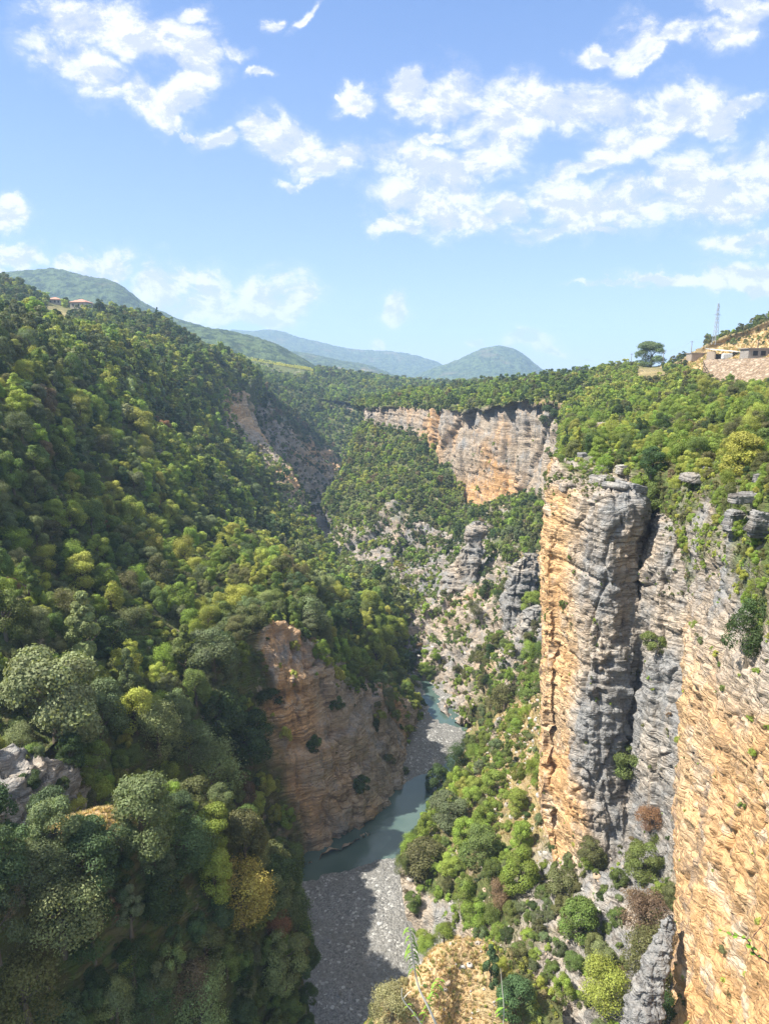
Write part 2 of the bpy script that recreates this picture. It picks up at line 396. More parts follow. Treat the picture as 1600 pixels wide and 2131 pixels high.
# ---------------------------------------------------------------- ground, river bed and water
def build_ground():
    n = 240
    xs = np.linspace(-1, 1, n); ys = np.linspace(0, 1, n)
    X, Y = np.meshgrid(np.sign(xs) * np.abs(xs) ** 3 * 5500, -500 + ys ** 3 * 5400)
    Z = np.full_like(X, -6.0) 
    mesh_grid('ground', np.stack([X, Y, Z], -1), MAT['terrain'], {'rock': X * 0, 'warm': X * 0 + .4, 'dry': X * 0})
build_ground()
def build_bed():
    x = np.arange(-60, 150, .45); y = np.arange(40, 420, .6)
    X, Y = np.meshgrid(x, y); p = np.stack([X, Y, X * 0], -1).reshape(-1, 3)
    Z = (.55 * fbm(p / 9, 4) + .22 * fbm(p / 1.6, 3)).reshape(X.shape) + .1
    poly = river_poly()
    d = poly_dist(X.reshape(-1), Y.reshape(-1), poly).reshape(X.shape)   # negative inside the channel
    Z = Z + np.clip(d * .16, -1.6, .9)
    o = mesh_grid('riverbed', np.stack([X, Y, Z], -1), MAT['gravel'], {})
    global BED; BED = np.stack([X, Y, Z], -1)
    SURF.append(('bed', np.stack([X, Y, Z], -1)[::2, ::2].reshape(-1, 3), None))
    xs = np.arange(-60, 150, 6.0); ys = np.arange(40, 420, 6.0); X, Y = np.meshgrid(xs, ys)
    mesh_grid('river_water', np.stack([X, Y, X * 0 - .12], -1), MAT['river_water'], {})
def river_poly():
    a = [(500,1830),(570,1765),(650,1725),(730,1680),(785,1645),(820,1625),(848,1612),(872,1600),(905,1585),
         (930,1575),(950,1560),(962,1540),(950,1520),(925,1508),(885,1490),(872,1470),(868,1430),(855,1400),(855,1370)]
    b = [(890,1385),(905,1420),(925,1450),(955,1480),(1000,1512),(1020,1530),(1015,1565),(995,1595),(975,1625),(950,1670),(920,1730),(880,1765),(840,1785),
         (780,1800),(725,1815),(680,1838),(650,1862),(600,1900),(560,1950)]
    return [PZ(x, y, 0)[:2] for x, y in a + b]
def poly_dist(x, y, poly):
    d = np.full(len(x), 1e9); inside = np.zeros(len(x), bool); n = len(poly)
    for i in range(n):
        (x1, y1), (x2, y2) = poly[i], poly[(i + 1) % n]
        ex, ey = x2 - x1, y2 - y1
        t = np.clip(((x - x1) * ex + (y - y1) * ey) / (ex * ex + ey * ey + 1e-9), 0, 1)
        d = np.minimum(d, np.hypot(x - x1 - t * ex, y - y1 - t * ey))
        c = ((y1 > y) != (y2 > y)) & (x < (x2 - x1) * (y - y1) / (y2 - y1 + 1e-12) + x1)
        inside ^= c
    return np.where(inside, -d, d)
build_bed()
# ---------------------------------------------------------------- canyon walls
patch('left_hillside', 'L', [
 [(-260,640,240),(0,655,270),(120,668,300),(220,690,350),(300,700,400),(380,712,450),(450,735,480),(500,755,500),(535,778,520),(540,800,600)],
 [(-250,700,150),(0,690,175),(120,700,210),(220,705,260),(300,712,310),(380,728,360),(450,748,400),(500,770,430),(540,795,440),(535,830,520)],
 [(-250,900,100),(0,860,128),(130,850,160),(240,850,200),(330,850,250),(400,855,300),(450,860,340),(485,860,375),(528,880,410),(520,900,490)],
 [(-250,1050,85),(0,1000,105),(150,980,140),(270,970,170),(370,960,215),(440,960,255),(500,965,295),(555,975,335),(612,995,355),(600,1010,430)],
 [(-250,1200,75),(0,1150,90),(160,1120,115),(290,1100,145),(390,1090,175),(470,1080,210),(540,1080,245),(610,1090,280),(668,1130,305),(655,1145,370)],
 [(-250,1350,68),(0,1300,78),(170,1270,95),(300,1230,115),(400,1200,137),(490,1180,155),(580,1170,180),(660,1180,215),(735,1195,240),(720,1215,310)],
 [(-250,1500,62),(0,1430,70),(170,1400,84),(300,1370,98),(400,1330,112),(505,1265,118),(600,1270,126),(700,1262,158),(832,1262,205),(815,1290,270)],
 [(-250,1650,58),(0,1545,64),(150,1510,73),(290,1480,84),(400,1440,96),(505,1300,111),(600,1300,115),(690,1345,127),(850,1400,180),(842,1400,225)],
 [(-250,1660,57),(0,1560,62),(150,1525,72),(290,1495,83),(400,1455,95),(508,1320,108.5),(605,1330,112.5),(700,1390,123),(872,1460,163),(850,1430,200)],
 [(-250,1730,55),(0,1630,58),(150,1590,67),(290,1560,79),(410,1530,91),(525,1430,106),(640,1410,111),(745,1425,125),(880,1480,158),(852,1436,195)],
 [(-250,1800,54),(0,1710,55),(150,1660,64),(290,1640,76),(425,1610,89),(560,1580,103.5),(665,1520,110),(775,1520,124),(878,1500,154),(854,1440,190)],
 [(-250,2000,50),(0,1900,52),(150,1850,61),(300,1800,74),(450,1800,87),(596,1795,99.5),(720,1735,107.5),(838,1650,120),(876,1515,150),(855,1445,185)],
 [(-250,2060,49),(0,1960,51),(150,1900,60),(300,1850,72),(455,1850,85),(602,1822,97),(730,1760,104),(845,1680,117),(882,1525,149),(858,1455,182)],
 ], .34,
 rock=['0000000000','0000000000','0000001860','0000000560','0000000240','0000000210','0000010000','0310016400','0300019960','0640039996','0860039998','0530039999','0230039999'],
 warm=['5555555555','5555555777','5555555777','5555555666','5555555555','5555555555','5555555555','5333366555','5333366555','5333366555','5333366554','5333355554','5333355554'],
 tree=['9999999999','9999999719','9999999104','9999999737','9999999999','9999999999','9999999999','9779975999','9769963699','9559931299','9559921189','9779920059','9779900009'],
 amp=.9, rough=1.1, strata=1.1, und=6.0)

patch('left_spur', 'N', [
 [(-250,1900,52),(0,1880,57),(110,1860,61),(200,1850,64),(290,1850,67),(390,1850,70),(470,1860,73),(560,1890,76),(600,1930,78),(640,2040,76)],
 [(-250,1790,44),(0,1790,49),(105,1740,53),(192,1710,56),(282,1690,59),(380,1690,63),(462,1710,66),(530,1780,69),(585,1870,70),(625,1985,67)],
 [(-250,1800,40),(0,1800,45),(100,1750,49),(190,1725,52),(280,1705,55),(380,1705,59),(460,1730,62),(525,1800,65),(580,1890,66),(622,2000,64)],
 [(-250,1900,38),(0,1890,43.5),(105,1840,47),(200,1810,50),(300,1790,53),(395,1800,57),(475,1820,60),(540,1880,63),(592,1950,64),(630,2040,63)],
 [(-250,2040,36),(0,2000,42),(110,1950,45.5),(220,1930,48.5),(320,1920,51.5),(420,1930,55),(500,1950,58),(560,2010,61),(610,2060,62),(645,2110,62)],
 [(-250,2300,34),(0,2250,40),(110,2200,43.5),(220,2200,46.5),(330,2200,49.5),(430,2200,53),(510,2200,56),(580,2220,59),(630,2240,60),(660,2260,60)],
 ], .5,
 rock=['0000000000','0000000000','0000000000','2400002210','0002200310','0003300000'],
 warm=['5555555555']*5+['5555555555'],
 dry=['0000000000','0068300000','0079400000','0210000000','0000000000','0000000000'],
 tree=['9999999999','9940599999','9950699999','9779999999','9999999999','9999999999'], amp=.3, rough=.6, strata=.5)

patch('spur', 'S', [
 [(740,900,480),(760,880,425),(800,890,405),(850,893,388),(900,900,366),(930,940,352),(965,1000,332)],
 [(710,1000,450),(718,985,385),(760,960,380),(810,950,370),(860,950,355),(910,980,342),(962,1050,317)],
 [(690,1060,400),(675,1042,335),(720,1030,335),(780,1010,335),(840,1010,325),(900,1030,315),(955,1090,296)],
 [(700,1075,390),(680,1062,325),(715,1070,320),(770,1065,312),(830,1050,305),(890,1065,300),(950,1105,285)],
 [(705,1110,350),(690,1115,316),(722,1128,292),(775,1130,284),(835,1120,285),(890,1115,288),(945,1120,276)],
 [(712,1150,335),(705,1160,290),(735,1182,263),(780,1198,252),(840,1195,254),(890,1170,262),(940,1145,262)],
 [(722,1180,268),(735,1193,257),(765,1227,237),(805,1248,226),(850,1250,226),(900,1225,236),(950,1190,244)],
 [(735,1225,252),(745,1240,248),(775,1290,222),(810,1300,215),(850,1295,219),(900,1260,228),(950,1220,236)],
 ], .28,
 rock=['0002222','3100000','6200000','6433421','9888776','9888776','5555555','5444444'],
 warm=['5555555','7755555','6644444','4444444','4343434','3434343','2222222','2222222'],
 tree=['9999999','7899999','5999999','5999999','7999999','7999999','9999999','9999999'], blk=3.0, amp=1.7, rough=1.3, strata=.6)

patch('far_cliff', 'M', [
 [(748,850,600),(735,840,560),(790,828,530),(880,812,490),(960,804,470),(1040,797,440),(1120,784,420),(1200,778,400),(1300,768,370)],
 [(758,846,520),(752,842,455),(778,838,440),(850,832,405),(905,834,375),(960,835,355),(1040,828,325),(1110,812,305),(1200,815,275)],
 [(766,847,470),(764,846,432),(778,846,424),(850,846,388),(905,852,362),(960,850,338),(1040,838,306),(1110,829,286),(1185,838,262)],
 [(764,852,468),(763,852,428),(780,853,421),(852,853,384),(907,860,358),(960,858,335),(1040,846,303),(1110,838,283),(1185,850,258)],
 [(760,900,470),(760,900,425),(780,902,418),(855,905,379),(912,920,351),(960,940,327),(1040,930,299),(1108,925,279),(1180,935,252)],
 [(758,930,470),(758,930,424),(782,930,417),(858,940,378),(920,970,347),(960,1000,322),(1045,1000,295),(1104,990,276),(1168,1000,246)],
 [(750,960,470),(755,960,423),(785,960,415),(862,980,376),(928,1000,345),(958,1065,316),(1050,1025,291),(1100,1025,272),(1158,1040,243)],
 [(745,1010,460),(750,1010,418),(790,1010,408),(868,1030,370),(930,1060,338),(962,1100,308),(1045,1080,284),(1100,1075,266),(1160,1080,238)],
 ], .22,
 rock=['000000000','000000000','522210123','988888888','999999998','999999998','666779998','444444444'],
 warm=['555555555','555555555','555555555','555555543','555565553','565566653','665666655','665666655'],
 tree=['999999999','999999999','777999988','111111115','111111113','211111112','622222222','966666666'], amp=1.5, rough=1.3, strata=.9, blk=2.6)

patch('gully', 'G', [
 [(880,1060,335),(950,1040,320),(1000,1045,305),(1060,1030,290),(1120,1025,268),(1180,1030,248)],
 [(845,1130,305),(928,1110,287),(985,1090,262),(1040,1095,255),(1090,1100,240),(1160,1100,222)],
 [(790,1180,268),(880,1180,250),(935,1190,226),(1000,1190,220),(1060,1180,208),(1150,1170,195)],
 [(775,1240,230),(850,1260,219),(898,1270,203),(970,1280,192),(1050,1270,178),(1150,1250,162)],
 [(830,1330,190),(848,1340,187),(893,1350,180),(970,1370,168),(1050,1360,152),(1160,1350,138)],
 [(872,1418,170),(882,1422,169),(915,1442,161),(975,1460,150),(1050,1440,137),(1170,1440,118)],
 [(882,1442,165),(892,1448,163),(948,1484,152),(1000,1510,145),(1045,1530,131),(1170,1520,108)],
 [(890,1470,158),(900,1475,157),(955,1515,145),(1000,1540,139),(1045,1580,124),(1170,1570,104)],
 ], .26,
 rock=['445421','535432','567665','579877','779655','888545','997433','997443'],
 warm=['223444','223444','224444','235544','334443','434556','334666','334666'],
 dry=['000000','000000','000000','000000','000012','000034','000056','000056'],
 tree=['988899','999899','999799','986888','788999','577999','331988','221988'], amp=1.4, rough=1.7, strata=1.1, blk=2.2)

patch('right_slope', 'B', [
 [(975,1500,148),(1020,1495,139),(1060,1470,131),(1100,1450,123),(1150,1440,112),(1250,1440,100),(1420,1440,90)],
 [(950,1570,134),(1000,1555,129),(1050,1545,121),(1100,1535,113),(1150,1535,104),(1250,1530,95),(1420,1530,85)],
 [(905,1650,121),(955,1620,117),(1020,1610,109),(1080,1610,102),(1140,1640,93),(1250,1650,86),(1420,1650,76)],
 [(860,1740,108),(900,1700,106),(970,1690,100),(1050,1700,93),(1130,1730,85),(1220,1760,77),(1420,1780,68)],
 [(832,1800,95),(880,1785,94),(950,1790,90),(1030,1800,84),(1120,1840,76),(1220,1870,68),(1420,1880,60)],
 [(832,1822,91.5),(882,1835,90),(950,1850,86),(1030,1860,79),(1120,1900,71),(1220,1920,65),(1420,1940,57.5)],
 [(848,1950,84.5),(900,1950,83),(955,1940,80),(1030,1930,74),(1120,1960,66),(1220,1975,62),(1420,2000,55.5)],
 [(850,2020,80),(900,2010,77),(960,2010,72),(1030,2010,68),(1120,2060,60),(1220,2080,57),(1420,2100,53)],
 [(845,2200,69),(900,2200,67),(960,2200,63),(1030,2200,59),(1120,2250,54),(1220,2250,51),(1420,2300,47)],
 ], .22,
 rock=['6442224','5221235','4111345','4111456','5211567','9532578','9983566','7643677','7533666'],
 warm=['6776555','6777555','6776533','5665333','5554322','5554322','4444422','4444422','4444422'],
 dry=['0567000','0456300','0345500','0234400','0022000','0000000','0000000','0000000','0000000'],
 tree=['4745555','7876664','8996564','9996553','9999777','8999888','2279999','2599999','2599999'], amp=.5, rough=1.2, strata=.6)

patch('knoll', 'K', [
 [(740,2300,66),(790,2250,64),(850,2150,64),(905,2100,65),(965,2080,67),(1030,2080,67),(1100,2120,64),(1180,2200,58)],
 [(745,2170,54),(790,2100,54),(848,2050,55),(902,2002,57),(960,1972,59),(1025,1975,59),(1090,2020,57),(1160,2090,54)],
 [(742,2190,50),(788,2120,50.5),(846,2065,51.5),(902,2020,53),(962,1995,55),(1028,2000,55),(1095,2050,53),(1170,2120,50)],
 [(735,2300,45),(790,2270,45),(850,2240,46),(905,2220,47),(965,2220,48.5),(1035,2220,48.5),(1105,2240,47),(1190,2300,45)],
 ], .25, rock=['00000000','00000010','00000012','00002222'], warm=['77777777']*4,
 dry=['33688400','34899500','34999500','34999600'], tree=['99655799','99501699','99200599','99100599'], amp=.12, rough=.5, strata=.2)

patch('pillar', 'W', [
 [(1148,955,120),(1150,950,104),(1175,965,100),(1212,985,97),(1255,1000,94),(1300,1003,92),(1335,1012,92),(1362,1020,97),(1400,1050,88),(1440,1090,79),(1510,1090,72)],
 [(1145,985,118),(1147,985,100),(1172,1000,95),(1208,1010,91),(1255,1012,86),(1297,1012,84),(1333,1025,84),(1355,1045,95),(1392,1065,87),(1435,1100,78),(1500,1110,71)],
 [(1140,1040,112),(1143,1035,94),(1165,1040,90),(1203,1042,85),(1250,1035,81),(1293,1033,80),(1332,1045,81),(1350,1065,90),(1382,1090,81),(1432,1140,76),(1495,1150,70)],
 [(1128,1180,110),(1131,1180,91),(1152,1190,88),(1190,1195,84),(1232,1180,80.5),(1275,1170,79),(1316,1170,80),(1328,1180,84),(1352,1195,77.5),(1428,1240,73),(1485,1250,67)],
 [(1127,1290,108),(1130,1290,89.5),(1150,1295,86.5),(1185,1300,82),(1225,1290,79.3),(1268,1280,78.5),(1318,1275,79),(1336,1290,78.4),(1354,1295,76.5),(1424,1320,71),(1480,1320,66)],
 [(1128,1400,105),(1130,1400,88),(1148,1400,85.5),(1178,1400,81.5),(1215,1395,78.3),(1262,1385,77.5),(1318,1390,78),(1328,1400,79.6),(1342,1405,75.5),(1420,1420,70),(1475,1420,65)],
 [(1128,1560,100),(1130,1560,85),(1146,1565,83.5),(1170,1570,80),(1205,1575,76.8),(1250,1572,76.2),(1300,1570,77.5),(1310,1570,77.9),(1326,1570,74.5),(1414,1570,68),(1470,1570,63)],
 [(1122,1690,96),(1126,1690,82.5),(1144,1700,80.5),(1180,1710,77.5),(1215,1715,75),(1252,1715,74.5),(1292,1705,75),(1310,1700,75.2),(1350,1700,72),(1410,1700,65),(1465,1700,60)],
 [(1130,1790,92),(1140,1785,80),(1160,1790,78),(1192,1800,75.5),(1222,1805,73),(1255,1805,72),(1292,1800,72),(1320,1795,71.5),(1358,1800,69),(1408,1800,62.5),(1462,1800,58)],
 [(1122,1900,84),(1132,1890,74),(1158,1900,72),(1195,1930,69.5),(1225,1950,67),(1258,1955,65.8),(1295,1950,65),(1325,1950,64),(1360,1950,62),(1404,1950,57.5),(1455,1950,54)],
 [(1128,2200,70),(1135,2200,62),(1160,2200,60),(1195,2200,58.5),(1228,2200,57),(1262,2200,56),(1298,2200,55.5),(1330,2200,55),(1362,2200,54),(1398,2200,51.5),(1440,2200,48)],
 ], .17,
 rock=['55333454443','88777887654','99999998755','99999999887','99999999998','99999999998','99999999999','99999988888','99988876667','88876655567','77765555566'],
 warm=['66555555555','65453333344','77763333344','88862446346','88872242357','88873223257','88883222226','88886432236','77764322246','44443322244','44433322244'],
 tree=['88777666777','65555533667','21111113556','11111111233','11111111222','11111111111','11111112222','21111233331','44334555554','66667777766','77777777766'], amp=.55, rough=1.1, strata=.6)

patch('near_cliff', 'O', [
 [(1340,985,92),(1400,1000,84),(1470,1005,74),(1540,1010,62),(1620,1015,53),(1780,1020,43)],
 [(1350,1080,93),(1400,1095,80),(1460,1115,69),(1530,1130,58),(1620,1140,49),(1780,1160,40)],
 [(1400,1180,88),(1430,1195,73),(1480,1215,63),(1540,1225,55),(1620,1240,46.5),(1780,1270,38)],
 [(1430,1280,80),(1425,1290,68),(1475,1310,59),(1540,1325,51.5),(1620,1355,43.5),(1780,1400,35.5)],
 [(1445,1370,77),(1420,1370,64),(1470,1388,56),(1540,1405,49.5),(1620,1435,42),(1780,1490,34.5)],
 [(1442,1450,75),(1418,1450,62),(1470,1465,54.3),(1540,1485,48),(1620,1510,41.2),(1780,1560,34)],
 [(1438,1650,72),(1412,1650,60),(1470,1650,53),(1540,1650,47.2),(1620,1650,40.8),(1780,1650,33.5)],
 [(1430,1850,69),(1408,1850,57.5),(1465,1850,51.3),(1540,1850,46),(1620,1850,39.5),(1780,1850,33)],
 [(1412,2020,64),(1398,2020,55),(1460,2020,49.5),(1538,2020,44),(1620,2020,38),(1780,2020,32)],
 [(1400,2131,60),(1390,2131,53),(1458,2131,48),(1538,2131,42.5),(1620,2131,37),(1780,2131,31.3)],
 [(1395,2400,50),(1385,2400,45),(1458,2400,41),(1538,2400,37),(1620,2400,32.5),(1780,2400,27.5)],
 ], .26,
 rock=['333334','345445','567565','788755','899976','999999','999999','999999','999999','999999','999999'],
 warm=['544445','444456','444445','565433','676543','577777','678899','678999','478999','478999','478999'],
 tree=['999999','887788','755677','532358','311233','011111','011111','011111','011111','011111','011111'], amp=.35, rough=1.35, strata=.28, extend=[(3, -20, 0), (10, -14, 0)])

patch('right_hilltop', 'T', [
 [(1120,800,480),(1190,785,420),(1250,768,380),(1330,760,350),(1400,765,330),(1470,772,290),(1540,782,240),(1620,790,200),(1800,800,160)],
 [(1150,800,360),(1190,800,330),(1250,782,300),(1330,776,280),(1400,778,260),(1470,786,225),(1540,797,190),(1620,805,160),(1800,815,135)],
 [(1160,860,270),(1188,845,250),(1250,828,235),(1330,820,210),(1400,820,190),(1470,825,165),(1540,835,140),(1620,840,120),(1800,850,100)],
 [(1165,955,195),(1180,915,172),(1225,898,160),(1300,890,145),(1380,890,130),(1450,900,115),(1530,900,100),(1620,910,85),(1800,920,72)],
 [(1150,1010,150),(1166,965,116),(1210,955,109),(1280,950,104),(1360,955,96),(1430,960,87),(1510,965,76),(1620,970,65),(1800,980,54)],
 [(1140,1050,125),(1150,985,104),(1200,990,98),(1270,992,93),(1340,1000,90),(1400,1015,84),(1470,1025,73),(1560,1035,60),(1800,1050,46)],
 [(1140,1120,120),(1150,1050,110),(1200,1050,102),(1270,1060,97),(1340,1090,94),(1400,1120,86),(1470,1120,75),(1560,1130,62),(1800,1140,48)],
 ], .3,
 rock=['000000000','000000000','200000000','542100000','765211200','666543234','888888855'],
 warm=['555555555','555555555','333555555','344444444','444444444','444444444','444444444'],
 dry=['000000000','033444332','000000000','000000000','000000000','000000000','000000000'],
 tree=['999999999','855555666','899999999','556899999','444898899','434766799','111111111'], amp=.5, rough=1.0, strata=.6, extend=[(30, -22, 2), (45, -30, 2)])

patch('dry_hill', 'H', [
 [(1330,800,420),(1400,790,420),(1450,770,400),(1500,745,380),(1560,730,360),(1640,700,340),(1800,640,320)],
 [(1370,765,330),(1405,755,320),(1440,735,310),(1490,708,290),(1545,690,275),(1610,665,255),(1790,600,230)],
 [(1372,770,315),(1410,761,305),(1445,745,295),(1495,723,280),(1550,704,265),(1612,682,245),(1790,630,222)],
 [(1375,778,285),(1420,768,275),(1460,758,265),(1510,748,250),(1560,742,238),(1620,735,222),(1790,710,200)],
 [(1370,800,240),(1420,800,230),(1465,800,222),(1510,800,212),(1560,800,202),(1620,800,190),(1790,800,170)],
 ], .3, rock=0, warm=.6, dry=['0000000','1122222','8999999','8999999','8999999'], tree=['9999999','9999999','9888888','2222222','0000000'], extend=[(80, -40, 6)], amp=.25, rough=.4, strata=.1)

patch('village_hill', 'V', [
 [(-260,600,700),(0,620,650),(80,640,640),(160,660,620),(250,670,600),(330,690,580),(380,710,560),(430,740,560),(470,790,560)],
 [(-250,545,500),(0,582,480),(75,614,480),(150,640,470),(250,652,470),(330,668,460),(375,692,470),(415,722,480),(440,760,500)],
 [(-250,640,350),(0,662,340),(80,668,342),(160,672,348),(250,676,355),(330,690,375),(385,712,400),(428,738,430),(446,765,440)],
 [(-250,690,200),(0,692,215),(100,702,245),(200,702,285),(280,708,330),(350,722,370),(410,742,410),(450,760,430),(460,790,430)],
 [(-250,760,180),(0,760,195),(100,770,225),(200,770,265),(280,770,300),(350,780,340),(410,790,380),(450,800,400),(460,820,410)],
 ], .35, rock=['000000000','000000023','000001120','000000000','000000000'], warm=.4,
 dry=['000000000','000000000','234400000','500000000','000000000'], tree=['999999999','999999999','864589999','899999999','999999999'], amp=.3, rough=.6, strata=.3)

patch('far_canyon_wall', 'X', [
 [(480,790,470),(530,790,500),(580,830,530),(640,880,555),(700,940,585),(770,990,600)],
 [(470,850,460),(530,850,480),(585,880,500),(645,925,530),(710,965,560),(770,1010,570)],
 [(490,930,455),(550,930,455),(600,950,465),(650,970,480),(705,995,500),(770,1020,500)],
 [(520,1000,440),(570,1000,435),(620,1020,430),(660,1030,430),(700,1035,440),(760,1040,450)],
 [(570,1120,330),(600,1125,332),(640,1130,330),(680,1135,330),(710,1140,330),(760,1150,330)],
 ], .3, rock=['222222','555565','557777','577777','666666'], warm=['555555','555665','555665','444444','333333'],
 tree=['999999','865556','854446','865556','888888'], amp=1.4, rough=2.2, strata=.8, blk=2.5)
patch('far_canyon_slope', 'Y', [
 [(420,765,900),(500,750,900),(600,768,880),(700,785,860),(800,802,840),(900,806,800),(960,808,760)],
 [(440,785,650),(520,785,650),(600,800,655),(680,822,650),(770,835,630),(850,838,600),(900,838,560)],
 [(450,802,618),(525,802,618),(600,818,622),(685,840,625),(772,850,625),(850,850,595),(900,850,560)],
 [(460,860,570),(550,860,580),(630,872,592),(700,892,598),(770,900,590),(850,900,570),(900,900,550)],
 [(480,990,560),(600,990,560),(680,980,562),(730,975,560),(780,980,550),(850,1000,540),(900,1000,540)],
 ], .25, rock=['0000000','0000000','0024444','0000000','2222222'], warm=.6, tree=['9999999','9999999','9985444','9999999','9999999'], amp=1.5, rough=1.2, strata=.8)
patch('plateau', 'D', [
 [(-200,700,1500),(200,715,1450),(400,735,1350),(500,741,1200),(640,770,1150),(760,789,1150),(860,799,1100),(960,805,1050),(1100,800,1000)],
 [(-200,740,1000),(200,740,950),(400,742,900),(480,744,850),(560,756,850),(640,768,830),(700,780,830),(860,800,800),(1100,800,760)],
 [(-200,800,800),(200,790,760),(400,775,720),(460,780,690),(540,785,680),(640,805,680),(720,825,670),(860,836,620),(1100,840,560)],
 ], .35, rock=0, warm=.4, tree=['999999999','999888999','999999999'], amp=.8, rough=.5, strata=.1)

# ---------------------------------------------------------------- mountains
def mountain(rows, res, dry=None, amp=30, key=None):
    C = np.array([[P(*p) for p in r] for r in rows])
    dd = digits(dry) if dry else np.zeros(C.shape[:2])
    G = np.concatenate([C, dd[..., None]], -1)
    G = catmull(G, [res] * (len(rows) - 1)); G = catmull(G.transpose(1, 0, 2), [res] * (C.shape[1] - 1)).transpose(1, 0, 2)
    V = G[..., :3]; pts = V.reshape(-1, 3)
    s = amp * 9.0
    h = amp * (np.abs(fbm(pts / s, 4)) - .2) * .8 - amp * .55 * np.abs(fbm(pts / (s * .4), 3)) + amp * .16 * fbm(pts / (s * .06), 3, .7)
    V = V.copy(); V[..., 2] += h.reshape(V.shape[:2])
    return mesh_grid('mountain', V, MAT['wooded_mountain'], {'dry': G[..., 3]})
def ridge(pts, Y, base_py, fwd=.75, back=1.25):
    top = [(x, y, Y) for x, y in pts]
    return [[(x, y + 25, Y * back) for x, y in pts], top, [(x, (y + base_py) / 2 + 3, Y * (1 + fwd) / 2) for x, y in pts], [(x, base_py, Y * fwd) for x, y in pts]]
mountain(ridge([(-350,610),(-150,585),(0,567),(60,562),(120,563),(180,574),(240,588),(300,628),(370,664),(430,682),(500,720),(560,760),(620,800)], 1600, 800), 26,
         dry=['0'*13,'0'*13,'0004300000000','0'*13], amp=16)
mountain(ridge([(300,690),(370,680),(410,677),(450,684),(510,696),(570,712),(620,738),(670,765),(720,790)], 1250, 805), 26, amp=10)
mountain(ridge([(560,735),(610,730),(660,738),(710,748),(760,757),(800,772),(850,790),(900,805)], 2400, 812), 24, dry=['0'*8,'00000000','07766540','00000000'], amp=14)
mountain(ridge([(380,700),(460,690),(500,687),(560,687),(620,700),(680,714),(740,726),(800,733),(860,738),(905,750),(960,775),(1040,800)], 4000, 806, back=1.12), 24, amp=36)
mountain(ridge([(820,800),(860,785),(900,766),(940,752),(985,732),(1015,722),(1045,719),(1080,730),(1115,758),(1150,780),(1230,805)], 3000, 812), 28, amp=20)
# ---------------------------------------------------------------- foliage
def build_leaf_mat():
    m, nt, b = new_mat('foliage', .6, .25)
    t = attr(nt, 'tint', 'INSTANCER').outputs['Color']
    v = attr(nt, 'v').outputs['Fac']
    hs = node(nt, 'ShaderNodeHueSaturation', ins={'Hue': MR(nt, v, 0, 1, .485, .51, 'LINEAR'), 'Saturation': 1.0, 'Value': MR(nt, v, 0, 1, .55, 1.5, 'LINEAR'), 'Color': t})
    nt.links.new(hs.outputs[0], b.inputs['Base Color'])
    tr = nt.nodes.new('ShaderNodeBsdfTranslucent')
    nt.links.new(MIX(nt, 1.0, hs.outputs[0], (1.0, 1.0, .45), 'MULTIPLY'), tr.inputs[0])
    mx = nt.nodes.new('ShaderNodeMixShader'); mx.inputs[0].default_value = .38
    nt.links.new(b.outputs[0], mx.inputs[1]); nt.links.new(tr.outputs[0], mx.inputs[2])
    nt.links.new(mx.outputs[0], nt.nodes['Material Output'].inputs[0])
build_leaf_mat()
def build_bark():
    m, nt, b = new_mat('bark', .9, .1)
    p = nt.nodes.new('ShaderNodeTexCoord').outputs['Object']
    c = MIX(nt, NZ(nt, VM(nt, 'MULTIPLY', p, (6, 6, 1)), 4.0, 4), (.07, .055, .04), (.20, .17, .13))
    nt.links.new(c, b.inputs['Base Color'])
build_bark()

def raw_mesh(name, V, faces, mat, v=None, smooth=False):
    me = bpy.data.meshes.new(name); V = np.asarray(V, np.float32); fq = np.asarray(faces, np.int32)
    k = fq.shape[1]
    me.vertices.add(len(V)); me.vertices.foreach_set('co', V.reshape(-1))
    me.loops.add(fq.size); me.loops.foreach_set('vertex_index', fq.reshape(-1))
    me.polygons.add(len(fq)); me.polygons.foreach_set('loop_start', np.arange(0, fq.size, k, dtype=np.int32))
    me.polygons.foreach_set('use_smooth', np.full(len(fq), smooth))
    me.update(calc_edges=True)
    if v is not None:
        at = me.attributes.new('v', 'FLOAT', 'POINT'); at.data.foreach_set('value', np.asarray(v, np.float32))
    me.materials.append(mat); return me

